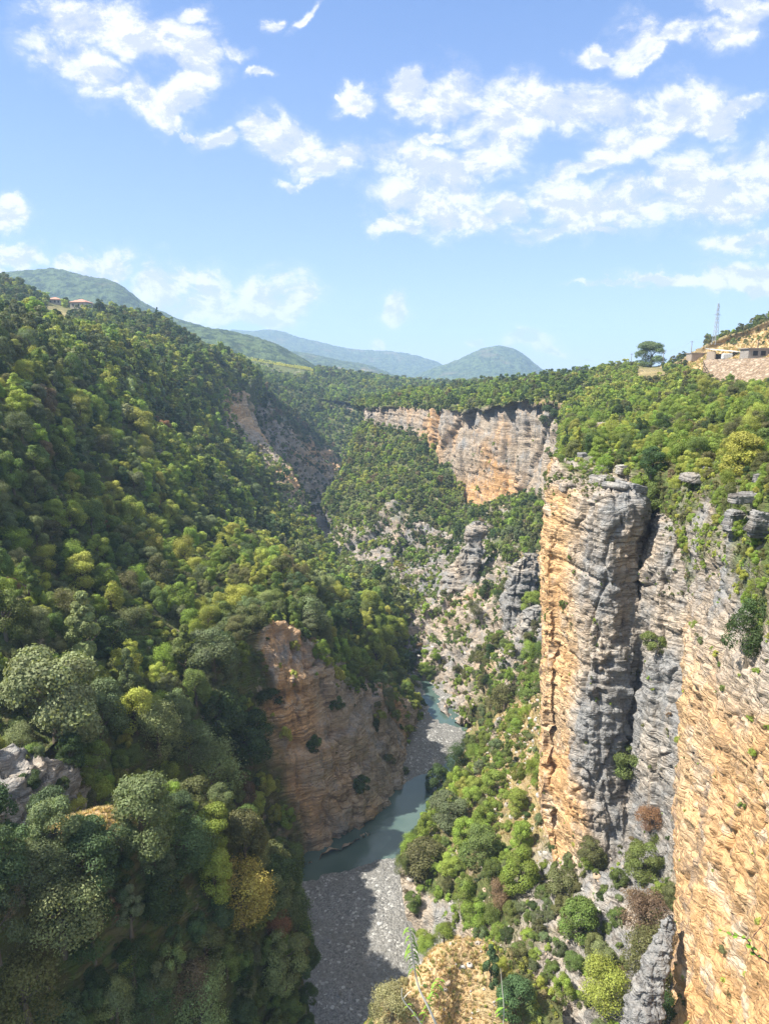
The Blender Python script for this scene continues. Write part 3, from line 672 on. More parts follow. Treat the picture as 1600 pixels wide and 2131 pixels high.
def crown_mesh(name, seed, n_lobe, n_leaf, size, shape='round', hz=1.7, z0=.15, open_=0.0):
    rg = np.random.RandomState(seed)
    C, Rr = [], []
    for i in range(n_lobe):
        th = rg.rand() * 2 * math.pi; h = rg.rand() ** .8
        if shape == 'round': rad = math.sqrt(max(0, 1 - (h * 1.25 - .42) ** 2)) * .68
        elif shape == 'cone': rad = (1 - h) ** .8 * .72 + .04
        elif shape == 'flat': rad = math.sqrt(max(0, 1 - h ** 2 * .8)) * .78
        else: rad = (.35 + .65 * math.sin(math.pi * min(1, h + .12))) * .66
        rad *= .55 + .5 * rg.rand()
        lr = (.15 + .25 * rg.rand()) * (1.0 if shape != 'cone' else .55 + .6 * (1 - h))
        C.append((rad * math.cos(th), rad * math.sin(th), z0 + .2 + h * (hz - z0 - .35))); Rr.append(lr)
    C = np.array(C); Rr = np.array(Rr)
    pr = Rr ** 2 / (Rr ** 2).sum()
    li = rg.choice(n_lobe, n_leaf, p=pr)
    d = rg.normal(size=(n_leaf, 3)); d /= np.linalg.norm(d, axis=1)[:, None]
    out = C[li] - np.array([0, 0, z0 + .35 * hz]); out /= np.linalg.norm(out, axis=1)[:, None] + 1e-6
    d = d + out * .55 + np.array([0, 0, .25]); d /= np.linalg.norm(d, axis=1)[:, None]
    pos = C[li] + d * (Rr[li] * (.80 + .28 * rg.rand(n_leaf)) + open_ * rg.rand(n_leaf) ** 3)[:, None] * np.array([1, 1, .85])
    nrm = d + rg.normal(size=(n_leaf, 3)) * .45; nrm /= np.linalg.norm(nrm, axis=1)[:, None]
    a = np.cross(nrm, rg.normal(size=(n_leaf, 3))); a /= np.linalg.norm(a, axis=1)[:, None]
    b = np.cross(nrm, a); s = (size * (.6 + .8 * rg.rand(n_leaf)))[:, None]
    V = np.stack([pos - a * s * 1.25, pos - b * s * .75, pos + a * s * 1.25, pos + b * s * .75], 1).reshape(-1, 3)
    v = np.repeat(np.clip(.5 + (rg.rand(n_lobe)[li] - .5) * .55 + (rg.rand(n_leaf) - .5) * .55, 0, 1), 4)
    return raw_mesh(name, V, np.arange(n_leaf * 4).reshape(-1, 4), MAT['foliage'], v)

def tube(path, radii, n=6):
    V, Fc = [], []
    path = [Vector(p) for p in path]
    for i, p in enumerate(path):
        t = (path[min(i + 1, len(path) - 1)] - path[max(i - 1, 0)]).normalized()
        u = t.orthogonal().normalized() if i == 0 else (u - t * u.dot(t)).normalized()
        w = t.cross(u)
        for k in range(n):
            a = 2 * math.pi * k / n; V.append(p + (u * math.cos(a) + w * math.sin(a)) * radii[i])
    for i in range(len(path) - 1):
        for k in range(n):
            Fc.append((i * n + k, i * n + (k + 1) % n, (i + 1) * n + (k + 1) % n, (i + 1) * n + k))
    return V, Fc
def join(parts):
    V, Fc = [], []
    for v, f in parts:
        o = len(V); V += [tuple(x) for x in v]; Fc += [tuple(i + o for i in q) for q in f]
    return V, Fc
def trunk_mesh(name, seed, h=1.1, r=.085):
    rg = random.Random(seed); parts = []
    top = (rg.uniform(-.08, .08), rg.uniform(-.08, .08), h)
    parts.append(tube([(0, 0, -.5), (0, 0, 0), (top[0] * .5, top[1] * .5, h * .5), top], [r * 1.5, r * 1.15, r * .8, r * .35]))
    for k in range(6):
        a = k * 1.05 + rg.random(); z = h * (.35 + .1 * k); L = .5
        parts.append(tube([(top[0] * .5, top[1] * .5, z), (math.cos(a) * L * .5, math.sin(a) * L * .5, z + .18), (math.cos(a) * L, math.sin(a) * L, z + .42)], [r * .5, r * .32, r * .12], 5))
    V, Fc = join(parts); return raw_mesh(name, V, Fc, MAT['bark'], smooth=True)

CROWN = {
 'round': [crown_mesh('crown', 10 + i, 30, 11000, .029, 'round', 1.95, z0=0.0, open_=.10) for i in range(5)],
 'tall': [crown_mesh('crown', 30 + i, 26, 9000, .036, 'cone', 2.9) for i in range(2)],
 'loose': [crown_mesh('crown', 40 + i, 34, 10000, .025, 'round', 2.0, z0=0.0, open_=.28) for i in range(3)],
 'shrub': [crown_mesh('shrub', 50 + i, 22, 7000, .036, 'flat', 1.25, z0=-.3, open_=.12) for i in range(4)],
 'far': [crown_mesh('crown', 70 + i, 14, 1100, .085, 'round', 1.85, z0=0.0, open_=.15) for i in range(4)],
 'farflat': [crown_mesh('crown', 80 + i, 12, 900, .09, 'flat', 1.2, z0=-.25, open_=.15) for i in range(3)],
}
def tuft_mesh(name, seed, n=60):
    rg = np.random.RandomState(seed); V = []
    for i in range(n):
        a = rg.rand() * 6.28; r = rg.rand() * .35; b = np.array([r * math.cos(a), r * math.sin(a), -.1]); L = .5 + .6 * rg.rand(); o = .15 + .45 * rg.rand()
        t = b + np.array([math.cos(a) * o, math.sin(a) * o, L]); m = (b + t) / 2 + np.array([0, 0, .12]); w = np.array([-math.sin(a), math.cos(a), 0]) * .035
        V += [b - w, b + w, m + w * .8, m - w * .8, m - w * .8, m + w * .8, t + w * .1, t - w * .1]
    return raw_mesh(name, V, np.arange(len(V)).reshape(-1, 4), MAT['foliage'], np.repeat(rg.rand(n), 8))
def stone_mesh(name, seed):
    rg = np.random.RandomState(seed); th = np.linspace(0, 2 * math.pi, 11)[:-1]; V = []; Fc = []
    ks = rg.normal(size=(9, 3)); ks /= np.linalg.norm(ks, axis=1)[:, None]; kd = .55 + .35 * rg.rand(9)
    for z in np.linspace(-.95, .95, 7):
        for t in th: V.append([math.cos(t) * math.sqrt(1 - z * z), math.sin(t) * math.sqrt(1 - z * z), z])
    V = np.array(V)
    for k, d in zip(ks, kd):
        q = V @ k; V = V - np.clip(q - d, 0, 9)[:, None] * k
    for i in range(6):
        for j in range(10): Fc.append((i * 10 + j, i * 10 + (j + 1) % 10, (i + 1) * 10 + (j + 1) % 10, (i + 1) * 10 + j))
    return raw_mesh(name, V * np.array([1, .75, .6]), Fc, MAT['pebble'])
m_, nt_, b_ = new_mat('pebble', .85, .2)
nt_.links.new(attr(nt_, 'tint', 'INSTANCER').outputs['Color'], b_.inputs['Base Color'])
TRUNKS = [trunk_mesh('trunk', i) for i in range(3)]
VARIANTS = [('round', i) for i in range(5)] + [('tall', i) for i in range(2)] + [('loose', i) for i in range(3)] + [('shrub', i) for i in range(4)] + [('far', i) for i in range(4)] + [('farflat', i) for i in range(3)]
CROWN['tuft'] = [tuft_mesh('grass', i) for i in range(3)]; CROWN['stone'] = [stone_mesh('stone', i) for i in range(4)]
VARIANTS += [('tuft', i) for i in range(3)] + [('stone', i) for i in range(4)]
VI = {k: i for i, k in enumerate(VARIANTS)}

# one lookup surface for standing things on the ground and for checking what is in view
_vs, _fs, _o = [], [], 0
for key, v, f in SURF:
    if f is None: continue
    _vs.append(v); _fs.append(f + _o); _o += len(v)
_vs = np.concatenate(_vs); _fs = np.concatenate(_fs)
BVH = BVHTree.FromPolygons([tuple(x) for x in _vs.tolist()], _fs.tolist())
EYE = Vector((0, 0, CAMZ))
def ground_at(px, py):
    d = Vector(P(px, py, 100)) - EYE; d.normalize()
    for k in range(60):
        d = Vector(P(px, py + 2 * k, 100)) - EYE; h = BVH.ray_cast(EYE, d.normalized(), 3000)
        if h[0] is not None: return h[0]
    return None
def in_view(p, r, lift=.9):
    q = Vector(p) + Vector((0, 0, r * lift)); d = q - EYE; L = d.length
    h = BVH.ray_cast(EYE, d / L, L)
    return h[0] is None or h[3] > L - r * 1.3

PAL = dict(dark=(.065, .105, .036), mid=(.150, .205, .058), bright=(.235, .315, .062), yellow=(.335, .365, .080), grey=(.165, .20, .095),
           olive=(.150, .160, .065), brown=(.21, .155, .09), rust=(.27, .16, .09), gold=(.42, .34, .09), pale=(.25, .285, .125), blue=(.095, .145, .065), straw=(.34, .30, .15))
ZONES = {  # key: (radius range, packing, palette weights, small-plant share)
 'L': ((1.0, 3.0), .62, dict(dark=8, mid=22, bright=32, yellow=36, grey=12, olive=14, brown=0.6, rust=.2, blue=3, pale=10), .2),
 'N': ((1.2, 3.0), .52, dict(dark=10, mid=22, bright=6, yellow=8, grey=26, olive=12, brown=1.6, gold=1, blue=22, pale=8), .25),
 'S': ((1.0, 2.4), .64, dict(dark=8, mid=30, bright=26, yellow=8, olive=20, brown=2.0, grey=8), .4),
 'M': ((1.0, 2.4), .75, dict(dark=16, mid=34, bright=26, olive=12, brown=0.8, yellow=6), .3),
 'G': ((.8, 2.5), .66, dict(dark=10, mid=28, bright=28, olive=20, brown=2.0, grey=10), .5),
 'B': ((.7, 2.4), .66, dict(dark=6, mid=36, bright=34, olive=14, brown=2.0, grey=12, yellow=3), .45),
 'K': ((.35, .9), .80, dict(mid=12, olive=26, yellow=16, straw=20, grey=12), .9),
 'W': ((.35, .95), .90, dict(mid=24, bright=12, olive=26, straw=6, dark=14, brown=1.6), .9),
 'O': ((.35, 1.0), .80, dict(mid=26, bright=30, olive=24, yellow=10, brown=1.2), .8),
 'T': ((.7, 1.9), .64, dict(dark=5, mid=18, bright=50, yellow=34, olive=18, brown=1.2), .5),
 'H': ((1.0, 2.2), .8, dict(dark=24, mid=20, olive=20, bright=6), .4),
 'V': ((1.3, 3.0), .80, dict(dark=24, mid=26, bright=6, yellow=8, grey=16, olive=14, blue=10), .3),
 'X': ((1.4, 3.2), .75, dict(dark=30, mid=16, olive=14, brown=5.6, grey=6), .5),
 'Y': ((1.6, 3.2), .8, dict(dark=20, mid=34, bright=24, olive=8), .3),
 'D': ((1.9, 4.0), .85, dict(dark=14, mid=36, bright=14, yellow=8, olive=14, grey=8), .2),
}
plants = []      # x, y, z, r, kind, variant, tint, colour word, key
grid = {}
def free(x, y, z, r, pack, cell=4.0):
    c = (int(x // cell), int(y // cell), int(z // cell))
    n = 1 if r < 2.0 else 2
    for i in range(c[0] - n, c[0] + n + 1):
        for j in range(c[1] - n, c[1] + n + 1):
            for k in range(c[2] - n, c[2] + n + 1):
                for (a, b, d, s) in grid.get((i, j, k), ()):
                    if (a - x) ** 2 + (b - y) ** 2 + (d - z) ** 2 < ((r + s) * pack) ** 2: return False
    grid.setdefault(c, []).append((x, y, z, r)); return True

def tint_of(col, rg, amt=.18):
    c = np.array(PAL[col]) * (1 + (rg.rand() - .5) * 2 * amt) * (1 + (rg.rand(3) - .5) * .14)
    return tuple(np.clip(c, 0, 1))

# trees the photograph shows one by one: base px, base py, crown width px, height factor, form, colour, label
HEROES = [
 (182,1392,118,1.0,'tall','pale','tall pale green pointed tree in the middle of the left hillside'),
 (120,1545,205,1.0,'round','pale','broad pale green tree above the grey ledges on the left hillside'),
 (212,1540,120,1.0,'round','grey','grey green tree right of the broad pale one above the ledges'),
 (388,1420,80,1.1,'tall','mid','slim mid green tree standing alone left of the tan cliff'),
 (445,1400,110,.9,'round','grey','grey green round tree beside the left end of the tan cliff'),
 (270,1470,75,1.2,'tall','grey','narrow grey green tree right of the tall pale pointed tree'),
 (330,1570,110,1.0,'loose','pale','whitish green tree in the dark hollow above the spur'),
 (395,1590,100,.9,'loose','grey','dull grey green tree in the dark hollow behind the spur crest'),
 (455,1530,115,.95,'round','dark','very dark round tree against the left foot of the tan cliff'),
 (520,1575,110,.9,'round','dark','dark tree hugging the lower left edge of the tan cliff'),
 (560,1460,60,.7,'shrub','dark','dark bush rooted on the left edge of the tan cliff face'),
 (440,1660,140,.8,'loose','pale','large pale grey tree on the crest of the near left spur'),
 (300,1760,160,.95,'round','grey','big domed grey green tree on the near left spur'),
 (285,1640,70,.8,'shrub','yellow','yellow green shrub on the spur crest'),
 (345,1620,70,.8,'shrub','bright','bright green shrub on the spur crest beside the pale tree'),
 (150,1690,72,.6,'shrub','yellow','pale yellow green bush at the top of the dry grass ridge'),
 (130,1960,170,.9,'loose','pale','large pale feathery tree low on the near left spur'),
 (195,1850,150,.9,'round','blue','blue green tree below the dry grass ridge'),
 (15,1830,130,1.1,'round','blue','dark blue green tree cut by the left edge beside the ledges'),
 (500,1905,135,.85,'loose','gold','golden yellow tree low on the near left spur'),
 (577,1945,62,.9,'loose','rust','rusty brown shrub next to the golden tree'),
 (590,1830,95,.9,'round','mid','green tree on the spur edge overhanging the river'),
 (625,1880,70,.9,'round','bright','bright green tree at the tip of the near spur above the gravel'),
 (655,1945,62,.9,'loose','grey','small grey green tree leaning over the gravel bar'),
 (590,2040,110,1.0,'round','pale','pale round tree at the foot of the near left spur'),
 (430,2000,95,.8,'round','olive','olive green tree below the golden tree'),
 (60,2120,160,.9,'loose','olive','yellowish olive tree in the lower left corner'),
 (395,2080,110,.8,'loose','brown','dull brown leafless shrub at the bottom of the near left spur'),
 (340,1900,120,.9,'round','dark','dark green tree in the centre of the near left spur'),
 (205,1160,52,.9,'round','yellow','vivid yellow green tree in the middle of the left hillside'),
 (343,905,34,.9,'round','rust','orange brown tree high on the left hillside'),
 (293,905,62,.9,'round','yellow','broad light green tree high on the left hillside left of the orange one'),
 (530,1050,46,.9,'round','grey','grey green round tree low in the upper canyon on the left side'),
 (640,1310,92,.8,'round','grey','round grey tree on the brink above the tan cliff'),
 (655,1555,40,.9,'shrub','dark','dark bush halfway down the tan cliff face'),
 (700,1470,34,.9,'shrub','dark','small dark bush in the upper part of the tan cliff face'),
 (750,1640,44,.8,'shrub','dark','dark bush on the lower right part of the tan cliff face'),
 (1352,757,78,.62,'round','grey','lone spreading grey green tree on the right skyline beside the poles'),
 (1148,872,52,.8,'shrub','dark','very dark round bush on the rim at the right end of the far cliff'),
 (1370,1060,74,1.0,'round','mid','dark green tree in the cleft right of the rock pillar top'),
 (1340,1020,60,.8,'shrub','bright','bright green bush behind the top of the rock pillar'),
 (1355,985,60,.9,'round','dark','dark green tree in the hollow below the grey slab'),
 (1545,990,95,.9,'round','yellow','bright yellow green tree near the right edge beside the big slabs'),
 (1555,1360,115,1.1,'round','dark','large dark green bush hanging on the cliff at the right edge'),
 (1360,1350,62,.8,'shrub','mid','bush rooted in the face of the cliff right of the pillar crack'),
 (1310,1600,80,.9,'shrub','mid','bush at the foot of the dark crack right of the pillar'),
 (1025,1650,56,.9,'round','bright','vivid green round bush high on the lower right slope'),
 (1075,1690,56,.9,'round','bright','vivid green bush above the cluster at the pillar foot'),
 (1010,1720,60,.9,'round','bright','vivid green bush left of the dry soil patch'),
 (1080,1850,85,1.0,'round','bright','large deep green tree in the middle of the lower right slope'),
 (1000,1800,95,.9,'round','mid','mid green tree on the promontory above the river'),
 (930,1720,90,.8,'round','grey','grey green spreading tree at the tip of the lower right slope'),
 (880,1800,95,.8,'shrub','olive','olive bush crowning the rock promontory over the river'),
 (1170,1860,80,.9,'shrub','olive','brownish olive bush below the foot of the pillar'),
 (1230,1800,65,.9,'round','olive','olive tree against the grey rock below the pillar'),
 (1335,1830,90,.9,'round','mid','mid green bush near the edge of the orange wall'),
 (1350,1720,60,.7,'loose','rust','rust coloured dry shrub on the grey rock left of the orange wall'),
 (1200,1960,95,1.0,'round','mid','green tree on the grey rib of rock at lower right'),
 (1340,1940,110,.8,'loose','brown','pinkish brown dry shrub patch left of the orange wall'),
 (1350,2040,120,1.0,'loose','olive','feathery olive bush beside the foot of the orange wall'),
 (1020,2050,50,1.4,'tall','blue','narrow dark blue green bush at the right side of the dry grass knoll'),
 (1070,2110,90,.9,'round','blue','blue green bush right of the knoll at the bottom'),
 (1260,2090,110,.8,'loose','yellow','light feathery bush at the bottom right of the knoll'),
 (815,2125,90,.9,'loose','straw','dull straw green bush at the bottom left of the knoll'),
 (990,1930,70,.9,'round','bright','green bush above the crown of the dry grass knoll'),
 (910,1640,56,1.1,'round','dark','dark tree at the river edge beside the bend'),
 (1050,1480,70,.9,'round','olive','olive bush beside the bare scree left of the pillar'),
 (1105,1280,55,.9,'round','bright','bright green bush on grey rock left of the pillar'),
 (1015,1245,40,1.0,'round','dark','dark tree in the shade behind the rock pinnacle'),
 (210,655,26,1.2,'round','dark','dark tall tree beside the red roofed house'),
 (328,668,14,1.4,'tall','dark','dark slim tree on the nose of the village hill'),
]
hero = []
FORM_VAR = {'round': 5, 'tall': 2, 'loose': 3, 'shrub': 4}
for i, (px, py, wpx, hf, form, col, label) in enumerate(HEROES):
    g = ground_at(px, py)
    if g is None: continue
    rg = np.random.RandomState(900 + i)
    f = project(g)[2]
    r = wpx / 2 * f / F * 1.0
    hero.append(dict(p=tuple(g), r=r, hf=hf, form=form, var=i % FORM_VAR[form], tint=tint_of(col, rg, .05), label=label, rot=rg.rand() * 6.28))
    grid.setdefault((int(g.x // 4), int(g.y // 4), int(g.z // 4)), []).append((g.x, g.y, g.z, r * .9))

CLEAR = [('T', 1322, 700, 1382, 790), ('D', 485, 725, 655, 782), ('V', 92, 640, 146, 663), ('V', 98, 618, 135, 640), ('V', 146, 616, 196, 652), ('H', 1425, 720, 1610, 770), ('T', 1480, 740, 1610, 806), ('D', 600, 700, 660, 770)]
def cleared(key, p):
    s = None
    for (k, x0, y0, x1, y1) in CLEAR:
        if k == key:
            s = s or project(p)
            if x0 < s[0] < x1 and y0 < s[1] < y1: return True
    return False
def scatter(key):
    (r0, r1), pack, pal, small = ZONES[key]
    pd = PATCH[key]; V = pd['V']; rg = np.random.RandomState(sum(map(ord, key)) * 7)
    a, b, c, d = V[:-1, :-1], V[:-1, 1:], V[1:, 1:], V[1:, :-1]
    area = .5 * (np.linalg.norm(np.cross(b - a, c - a), axis=-1) + np.linalg.norm(np.cross(c - a, d - a), axis=-1))
    ctr = (a + b + c + d) / 4
    den = pd['tree'][:-1, :-1] * (1 - .62 * pd['rock'][:-1, :-1])
    den = den * np.clip(1 - pd['dry'][:-1, :-1] * .75, 0, 1)
    nz = fbm(ctr.reshape(-1, 3) / 12 + 7, 3).reshape(den.shape)
    den = np.clip(den * (1.0 + .5 * nz), 0, 1)
    if key in 'SG':
        cl = sstep(-.08, .22, fbm(ctr.reshape(-1, 3) / np.array([11, 11, 6.]) + 3, 3)).reshape(den.shape)
        den = np.clip(den * (1 - pd['rock'][:-1, :-1] * (.65 - 1.2 * cl)), 0, 1)
    if key in 'WOM': # on rock, plants gather along ledges and cracks
        cl = sstep(.0, .3, fbm(ctr.reshape(-1, 3) / np.array([7, 7, 3.]) + 3, 3)).reshape(den.shape)
        den = den * (1 - pd['rock'][:-1, :-1] * (1 - 1.3 * cl))
    rm = (r0 + r1) / 2
    lam = area * den * 2.2 / (rm * rm)
    pr = project((ctr[..., 0], ctr[..., 1], ctr[..., 2]))
    ok = (pr[2] > 5) & (pr[0] > -250) & (pr[0] < 1850) & (pr[1] < 2450) & (pr[1] > 300)
    lam = np.where(ok, lam, 0)
    cnt = rg.poisson(lam); ii, jj = np.nonzero(cnt)
    rep = cnt[ii, jj]; ii = np.repeat(ii, rep); jj = np.repeat(jj, rep)
    order = rg.permutation(len(ii)); ii, jj = ii[order], jj[order]
    u = rg.rand(len(ii))[:, None]; v = rg.rand(len(ii))[:, None]
    pts = (a[ii, jj] * (1 - u) + b[ii, jj] * u) * (1 - v) + (d[ii, jj] * (1 - u) + c[ii, jj] * u) * v
    lowf = fbm(pts / 26 + 40, 3); lowg = fbm(pts / 9 + 60, 2)
    names = list(pal); w0 = np.array([pal[n] for n in names], float)
    warmth = {'yellow': 1, 'bright': 1, 'gold': 1, 'pale': .3, 'olive': .2, 'dark': -1, 'blue': -1, 'grey': -.5, 'mid': -.1, 'brown': .6, 'rust': .5, 'straw': .3}
    wv = np.array([warmth[n] for n in names])
    dn = den[ii, jj]
    for k in range(len(pts)):
        if cleared(key, pts[k]): continue
        t = rg.rand()
        r = (r0 + (r1 - r0) * t ** 1.7) * (.55 + .45 * min(1, dn[k] * 1.3))
        if rg.rand() < small: r *= .6
        x, y, z = pts[k]
        if not free(x, y, z, r, pack): continue
        w = w0 * np.exp(wv * (lowf[k] * 3.6 + lowg[k] * 1.8))
        col = names[rg.choice(len(names), p=w / w.sum())]
        dist = math.sqrt(x * x + y * y + (z - CAMZ) ** 2)
        kind = 'shrub' if r < .5 * r1 else 'tree'
        if dist > 210 or r * F / dist < 9:
            var = VI[('farflat', rg.randint(3))] if kind == 'shrub' else VI[('far', rg.randint(4))]
        elif kind == 'shrub': var = VI[('shrub', rg.randint(4))]
        elif rg.rand() < .05: var = VI[('tall', rg.randint(2))]
        elif rg.rand() < .25: var = VI[('loose', rg.randint(3))]
        else: var = VI[('round', rg.randint(5))]
        plants.append(dict(p=(x, y, z), r=r, kind=kind, var=var, col=col, tint=tint_of(col, rg, .22), rot=rg.rand() * 6.28, hf=.75 + .55 * rg.rand(), key=key, lean=(rg.normal() * .13, rg.normal() * .13), asp=.82 + .36 * rg.rand(), dist=dist))
for key in ZONES:
    n0 = len(plants); scatter(key); print('plants', key, len(plants) - n0)

def strew(key, n, form, nv, r0, r1, weight, tints, seed, V=None):
    rg = np.random.RandomState(seed)
    if V is None: V = PATCH[key]['V']
    a, b, c = V[:-1, :-1], V[:-1, 1:], V[1:, :-1]
    w = np.linalg.norm(np.cross(b - a, c - a), axis=-1) * weight(a)
    pr = project((a[..., 0], a[..., 1], a[..., 2])); w = w * ((pr[0] > -40) & (pr[0] < 1640) & (pr[1] < 2200))
    w = w.reshape(-1); k = rg.choice(len(w), n, p=w / w.sum()); i, j = np.unravel_index(k, a.shape[:2])
    u, v = rg.rand(n, 1), rg.rand(n, 1); P_ = a[i, j] + (b[i, j] - a[i, j]) * u + (c[i, j] - a[i, j]) * v
    return [dict(p=tuple(P_[q]), r=r0 + (r1 - r0) * rg.rand() ** 3, var=VI[(form, rg.randint(nv))], tint=tuple(np.array(tints[rg.randint(len(tints))]) * (.8 + .4 * rg.rand())), rot=rg.rand() * 6.28, hf=1, lean=(rg.normal() * .2, rg.normal() * .2), asp=1) for q in range(n)]
STRAW = [(.58, .44, .24), (.50, .38, .20), (.34, .34, .13), (.64, .52, .32)]; STONE = [(.26, .26, .25), (.19, .19, .185), (.36, .35, .33), (.14, .14, .135)]; ROCKY = [(.40, .31, .22), (.32, .28, .24), (.36, .34, .31)]
dryw = lambda key: (lambda a: PATCH[key]['dry'][:-1, :-1] ** 2)
tufts = strew('K', 3200, 'tuft', 3, .14, .42, dryw('K'), STRAW, 1) + strew('N', 1600, 'tuft', 3, .15, .4, dryw('N'), STRAW, 2) + strew('H', 2500, 'tuft', 3, .5, 1.1, dryw('H'), STRAW[:3], 3) + strew('B', 1800, 'tuft', 3, .2, .5, dryw('B'), STRAW, 4)
bedw = lambda a: (a[..., 2] > 0.02) * 1.0
pebbles = strew(None, 7000, 'stone', 4, .08, .38, bedw, STONE, 5, BED) + strew(None, 500, 'stone', 4, .4, .9, bedw, STONE, 6, BED)
rub = strew('B', 1500, 'stone', 4, .1, .6, lambda a: .2 + PATCH['B']['dry'][:-1, :-1], ROCKY, 7) + strew('G', 900, 'stone', 4, .2, .9, lambda a: .2 + PATCH['G']['dry'][:-1, :-1], ROCKY, 8) + strew('K', 160, 'stone', 4, .1, .4, dryw('K'), ROCKY, 9)
# ---------------------------------------------------------------- plants as things, the rest as ground cover
def empty(name, loc, rotz=0, label=None, cat=None, group=None):
    o = bpy.data.objects.new(name, None); COL.objects.link(o); o.location = loc; o.rotation_euler = (0, 0, rotz)
    o.empty_display_size = .1
    tag(o, label, cat, group); return o
def tag(o, label=None, cat=None, group=None, kind=None):
    if label: o['label'] = label
    if cat: o['category'] = cat
    if group: o['group'] = group
    if kind: o['kind'] = kind
def tree_thing(p, r, hf, form, var, tint, rot, label, group, small=False):
    if form in ('shrub', 'farflat'):
        o = bpy.data.objects.new('shrub', CROWN[form][var]); COL.objects.link(o)
        o.location = p; o.rotation_euler = (0, 0, rot); o.scale = (r, r, r * hf); o['tint'] = [float(c) for c in tint]
        tag(o, label, 'shrub', group); return o
    t = empty('tree', p, rot, label, 'tree', group); t.scale = (r, r, r * hf)
    c = bpy.data.objects.new('crown', CROWN[form][var]); COL.objects.link(c); c.parent = t; c['tint'] = [float(x) for x in tint]
    k = bpy.data.objects.new('trunk', TRUNKS[var % 3]); COL.objects.link(k); k.parent = t
    return t
for h in hero:
    tree_thing(h['p'], h['r'], h['hf'], h['form'], h['var'], h['tint'], h['rot'], h['label'], 'trees and bushes of the canyon')

SPOTS = [
 ('at the left edge high on the left hillside', 40, 780), ('on the left hillside below the village', 180, 790), ('on the left hillside below the wooded nose', 330, 790),
 ('on the upper rim of the left hillside', 450, 820), ('at the left edge halfway up the left hillside', 40, 930), ('left of the orange brown tree', 230, 930),
 ('below the orange brown tree', 350, 990), ('on the left hillside near the far tan outcrop', 450, 950), ('at the left edge above the pale trees', 40, 1090),
 ('left of the vivid yellow green tree', 140, 1110), ('right of the vivid yellow green tree', 260, 1110), ('in the middle of the left hillside', 370, 1110),
 ('above the round grey tree on the brink', 500, 1120), ('on the hillside nose over the river bend', 640, 1180), ('at the left edge beside the pointed tree', 40, 1270),
 ('left of the tall pale pointed tree', 110, 1340), ('above the tall pale pointed tree', 230, 1240), ('above the slim mid green tree', 370, 1280),
 ('just above the tan cliff', 520, 1240), ('on the brink right of the round grey tree', 740, 1300), ('at the left edge beside the broad pale tree', 30, 1450),
 ('below the tall pale pointed tree', 240, 1420), ('around the slim mid green tree', 380, 1460), ('at the left foot of the tan cliff', 540, 1620),
 ('beside the grey ledges on the left', 60, 1620), ('in the dark hollow above the near left spur', 300, 1540), ('on the crest of the near left spur', 400, 1650),
 ('behind the dry grass ridge', 220, 1640), ('at the left edge below the dry grass ridge', 40, 1850), ('below the dry grass ridge', 150, 1800),
 ('around the big domed tree', 290, 1800), ('right of the big domed tree', 420, 1780), ('above the golden tree', 500, 1800), ('at the tip of the near left spur', 600, 1900),
 ('at the left edge near the bottom', 50, 2000), ('below the large feathery tree', 180, 2000), ('in the centre of the near left spur', 320, 1980), ('below the golden tree', 470, 2010),
 ('at the bottom of the near left spur', 300, 2090), ('where the near left spur meets the gravel', 590, 2090), ('on the tan cliff face', 680, 1520), ('at the right end of the tan cliff', 850, 1540),
 ('on the right rim above the far cliff', 1050, 815), ('on the far cliff', 1050, 950), ('on the green spur below the far cliff', 820, 1000), ('on the shaded rocks of the spur', 850, 1130),
 ('in the gully left of the pillar', 1070, 1100), ('behind the rock pinnacle', 1060, 1210), ('on the rocks above the river bend', 940, 1350), ('left of the pillar at mid height', 1080, 1350),
 ('on the scree left of the pillar', 1080, 1480), ('on the bank beside the river bend', 990, 1560), ('at the left foot of the pillar', 1090, 1600), ('on the upper lower right slope', 1010, 1680),
 ('on the slope above the promontory', 930, 1740), ('on the rock promontory over the river', 880, 1850), ('in the middle of the lower right slope', 1040, 1790), ('below the foot of the pillar', 1150, 1820),
 ('right of the foot of the pillar', 1250, 1780), ('left of the orange wall near its middle', 1370, 1800), ('above the dry grass knoll', 1000, 1900), ('right of the dry grass knoll', 1100, 2020),
 ('on the grey rib of rock at lower right', 1190, 2000), ('left of the foot of the orange wall', 1320, 2000), ('at the bottom between knoll and orange wall', 1240, 2110), ('on the dry grass knoll', 930, 2060),
 ('at the left rim of the dry grass knoll', 830, 2060), ('on top of the rock pillar', 1230, 1000), ('on the face of the rock pillar', 1220, 1300), ('in the cleft right of the pillar top', 1370, 1080),
 ('on the skyline left of the lone tree', 1270, 770), ('on the skyline right of the lone tree', 1400, 775), ('below the stone retaining wall', 1540, 820), ('on the right hilltop below the lone tree', 1330, 840),
 ('on the middle of the right hilltop', 1450, 870), ('at the right edge of the hilltop', 1570, 890), ('around the small grey slab', 1390, 940), ('on the hilltop left of the small grey slab', 1270, 920),
 ('between the small grey slab and the big slabs', 1470, 990), ('at the right edge above the big slabs', 1570, 970), ('below the big slabs', 1480, 1090), ('above the orange wall', 1500, 1300), ('at the right edge above the orange wall', 1580, 1200),
 ('on the orange wall', 1500, 1700), ('on the village hill', 200, 660),
]
ORD = ['', 'second', 'third', 'fourth', 'fifth', 'sixth', 'seventh', 'eighth', 'ninth', 'tenth', 'eleventh', 'twelfth', 'thirteenth', 'fourteenth', 'fifteenth']
WORD = dict(dark='dark green', mid='mid green', bright='bright green', yellow='yellow green', grey='grey green', olive='olive', brown='brown', rust='rusty', gold='golden', pale='pale green', blue='bluish green', straw='straw coloured')
for sp in SPOTS:
    if len(sp[0].split()) > 9: print('LONG', sp[0])
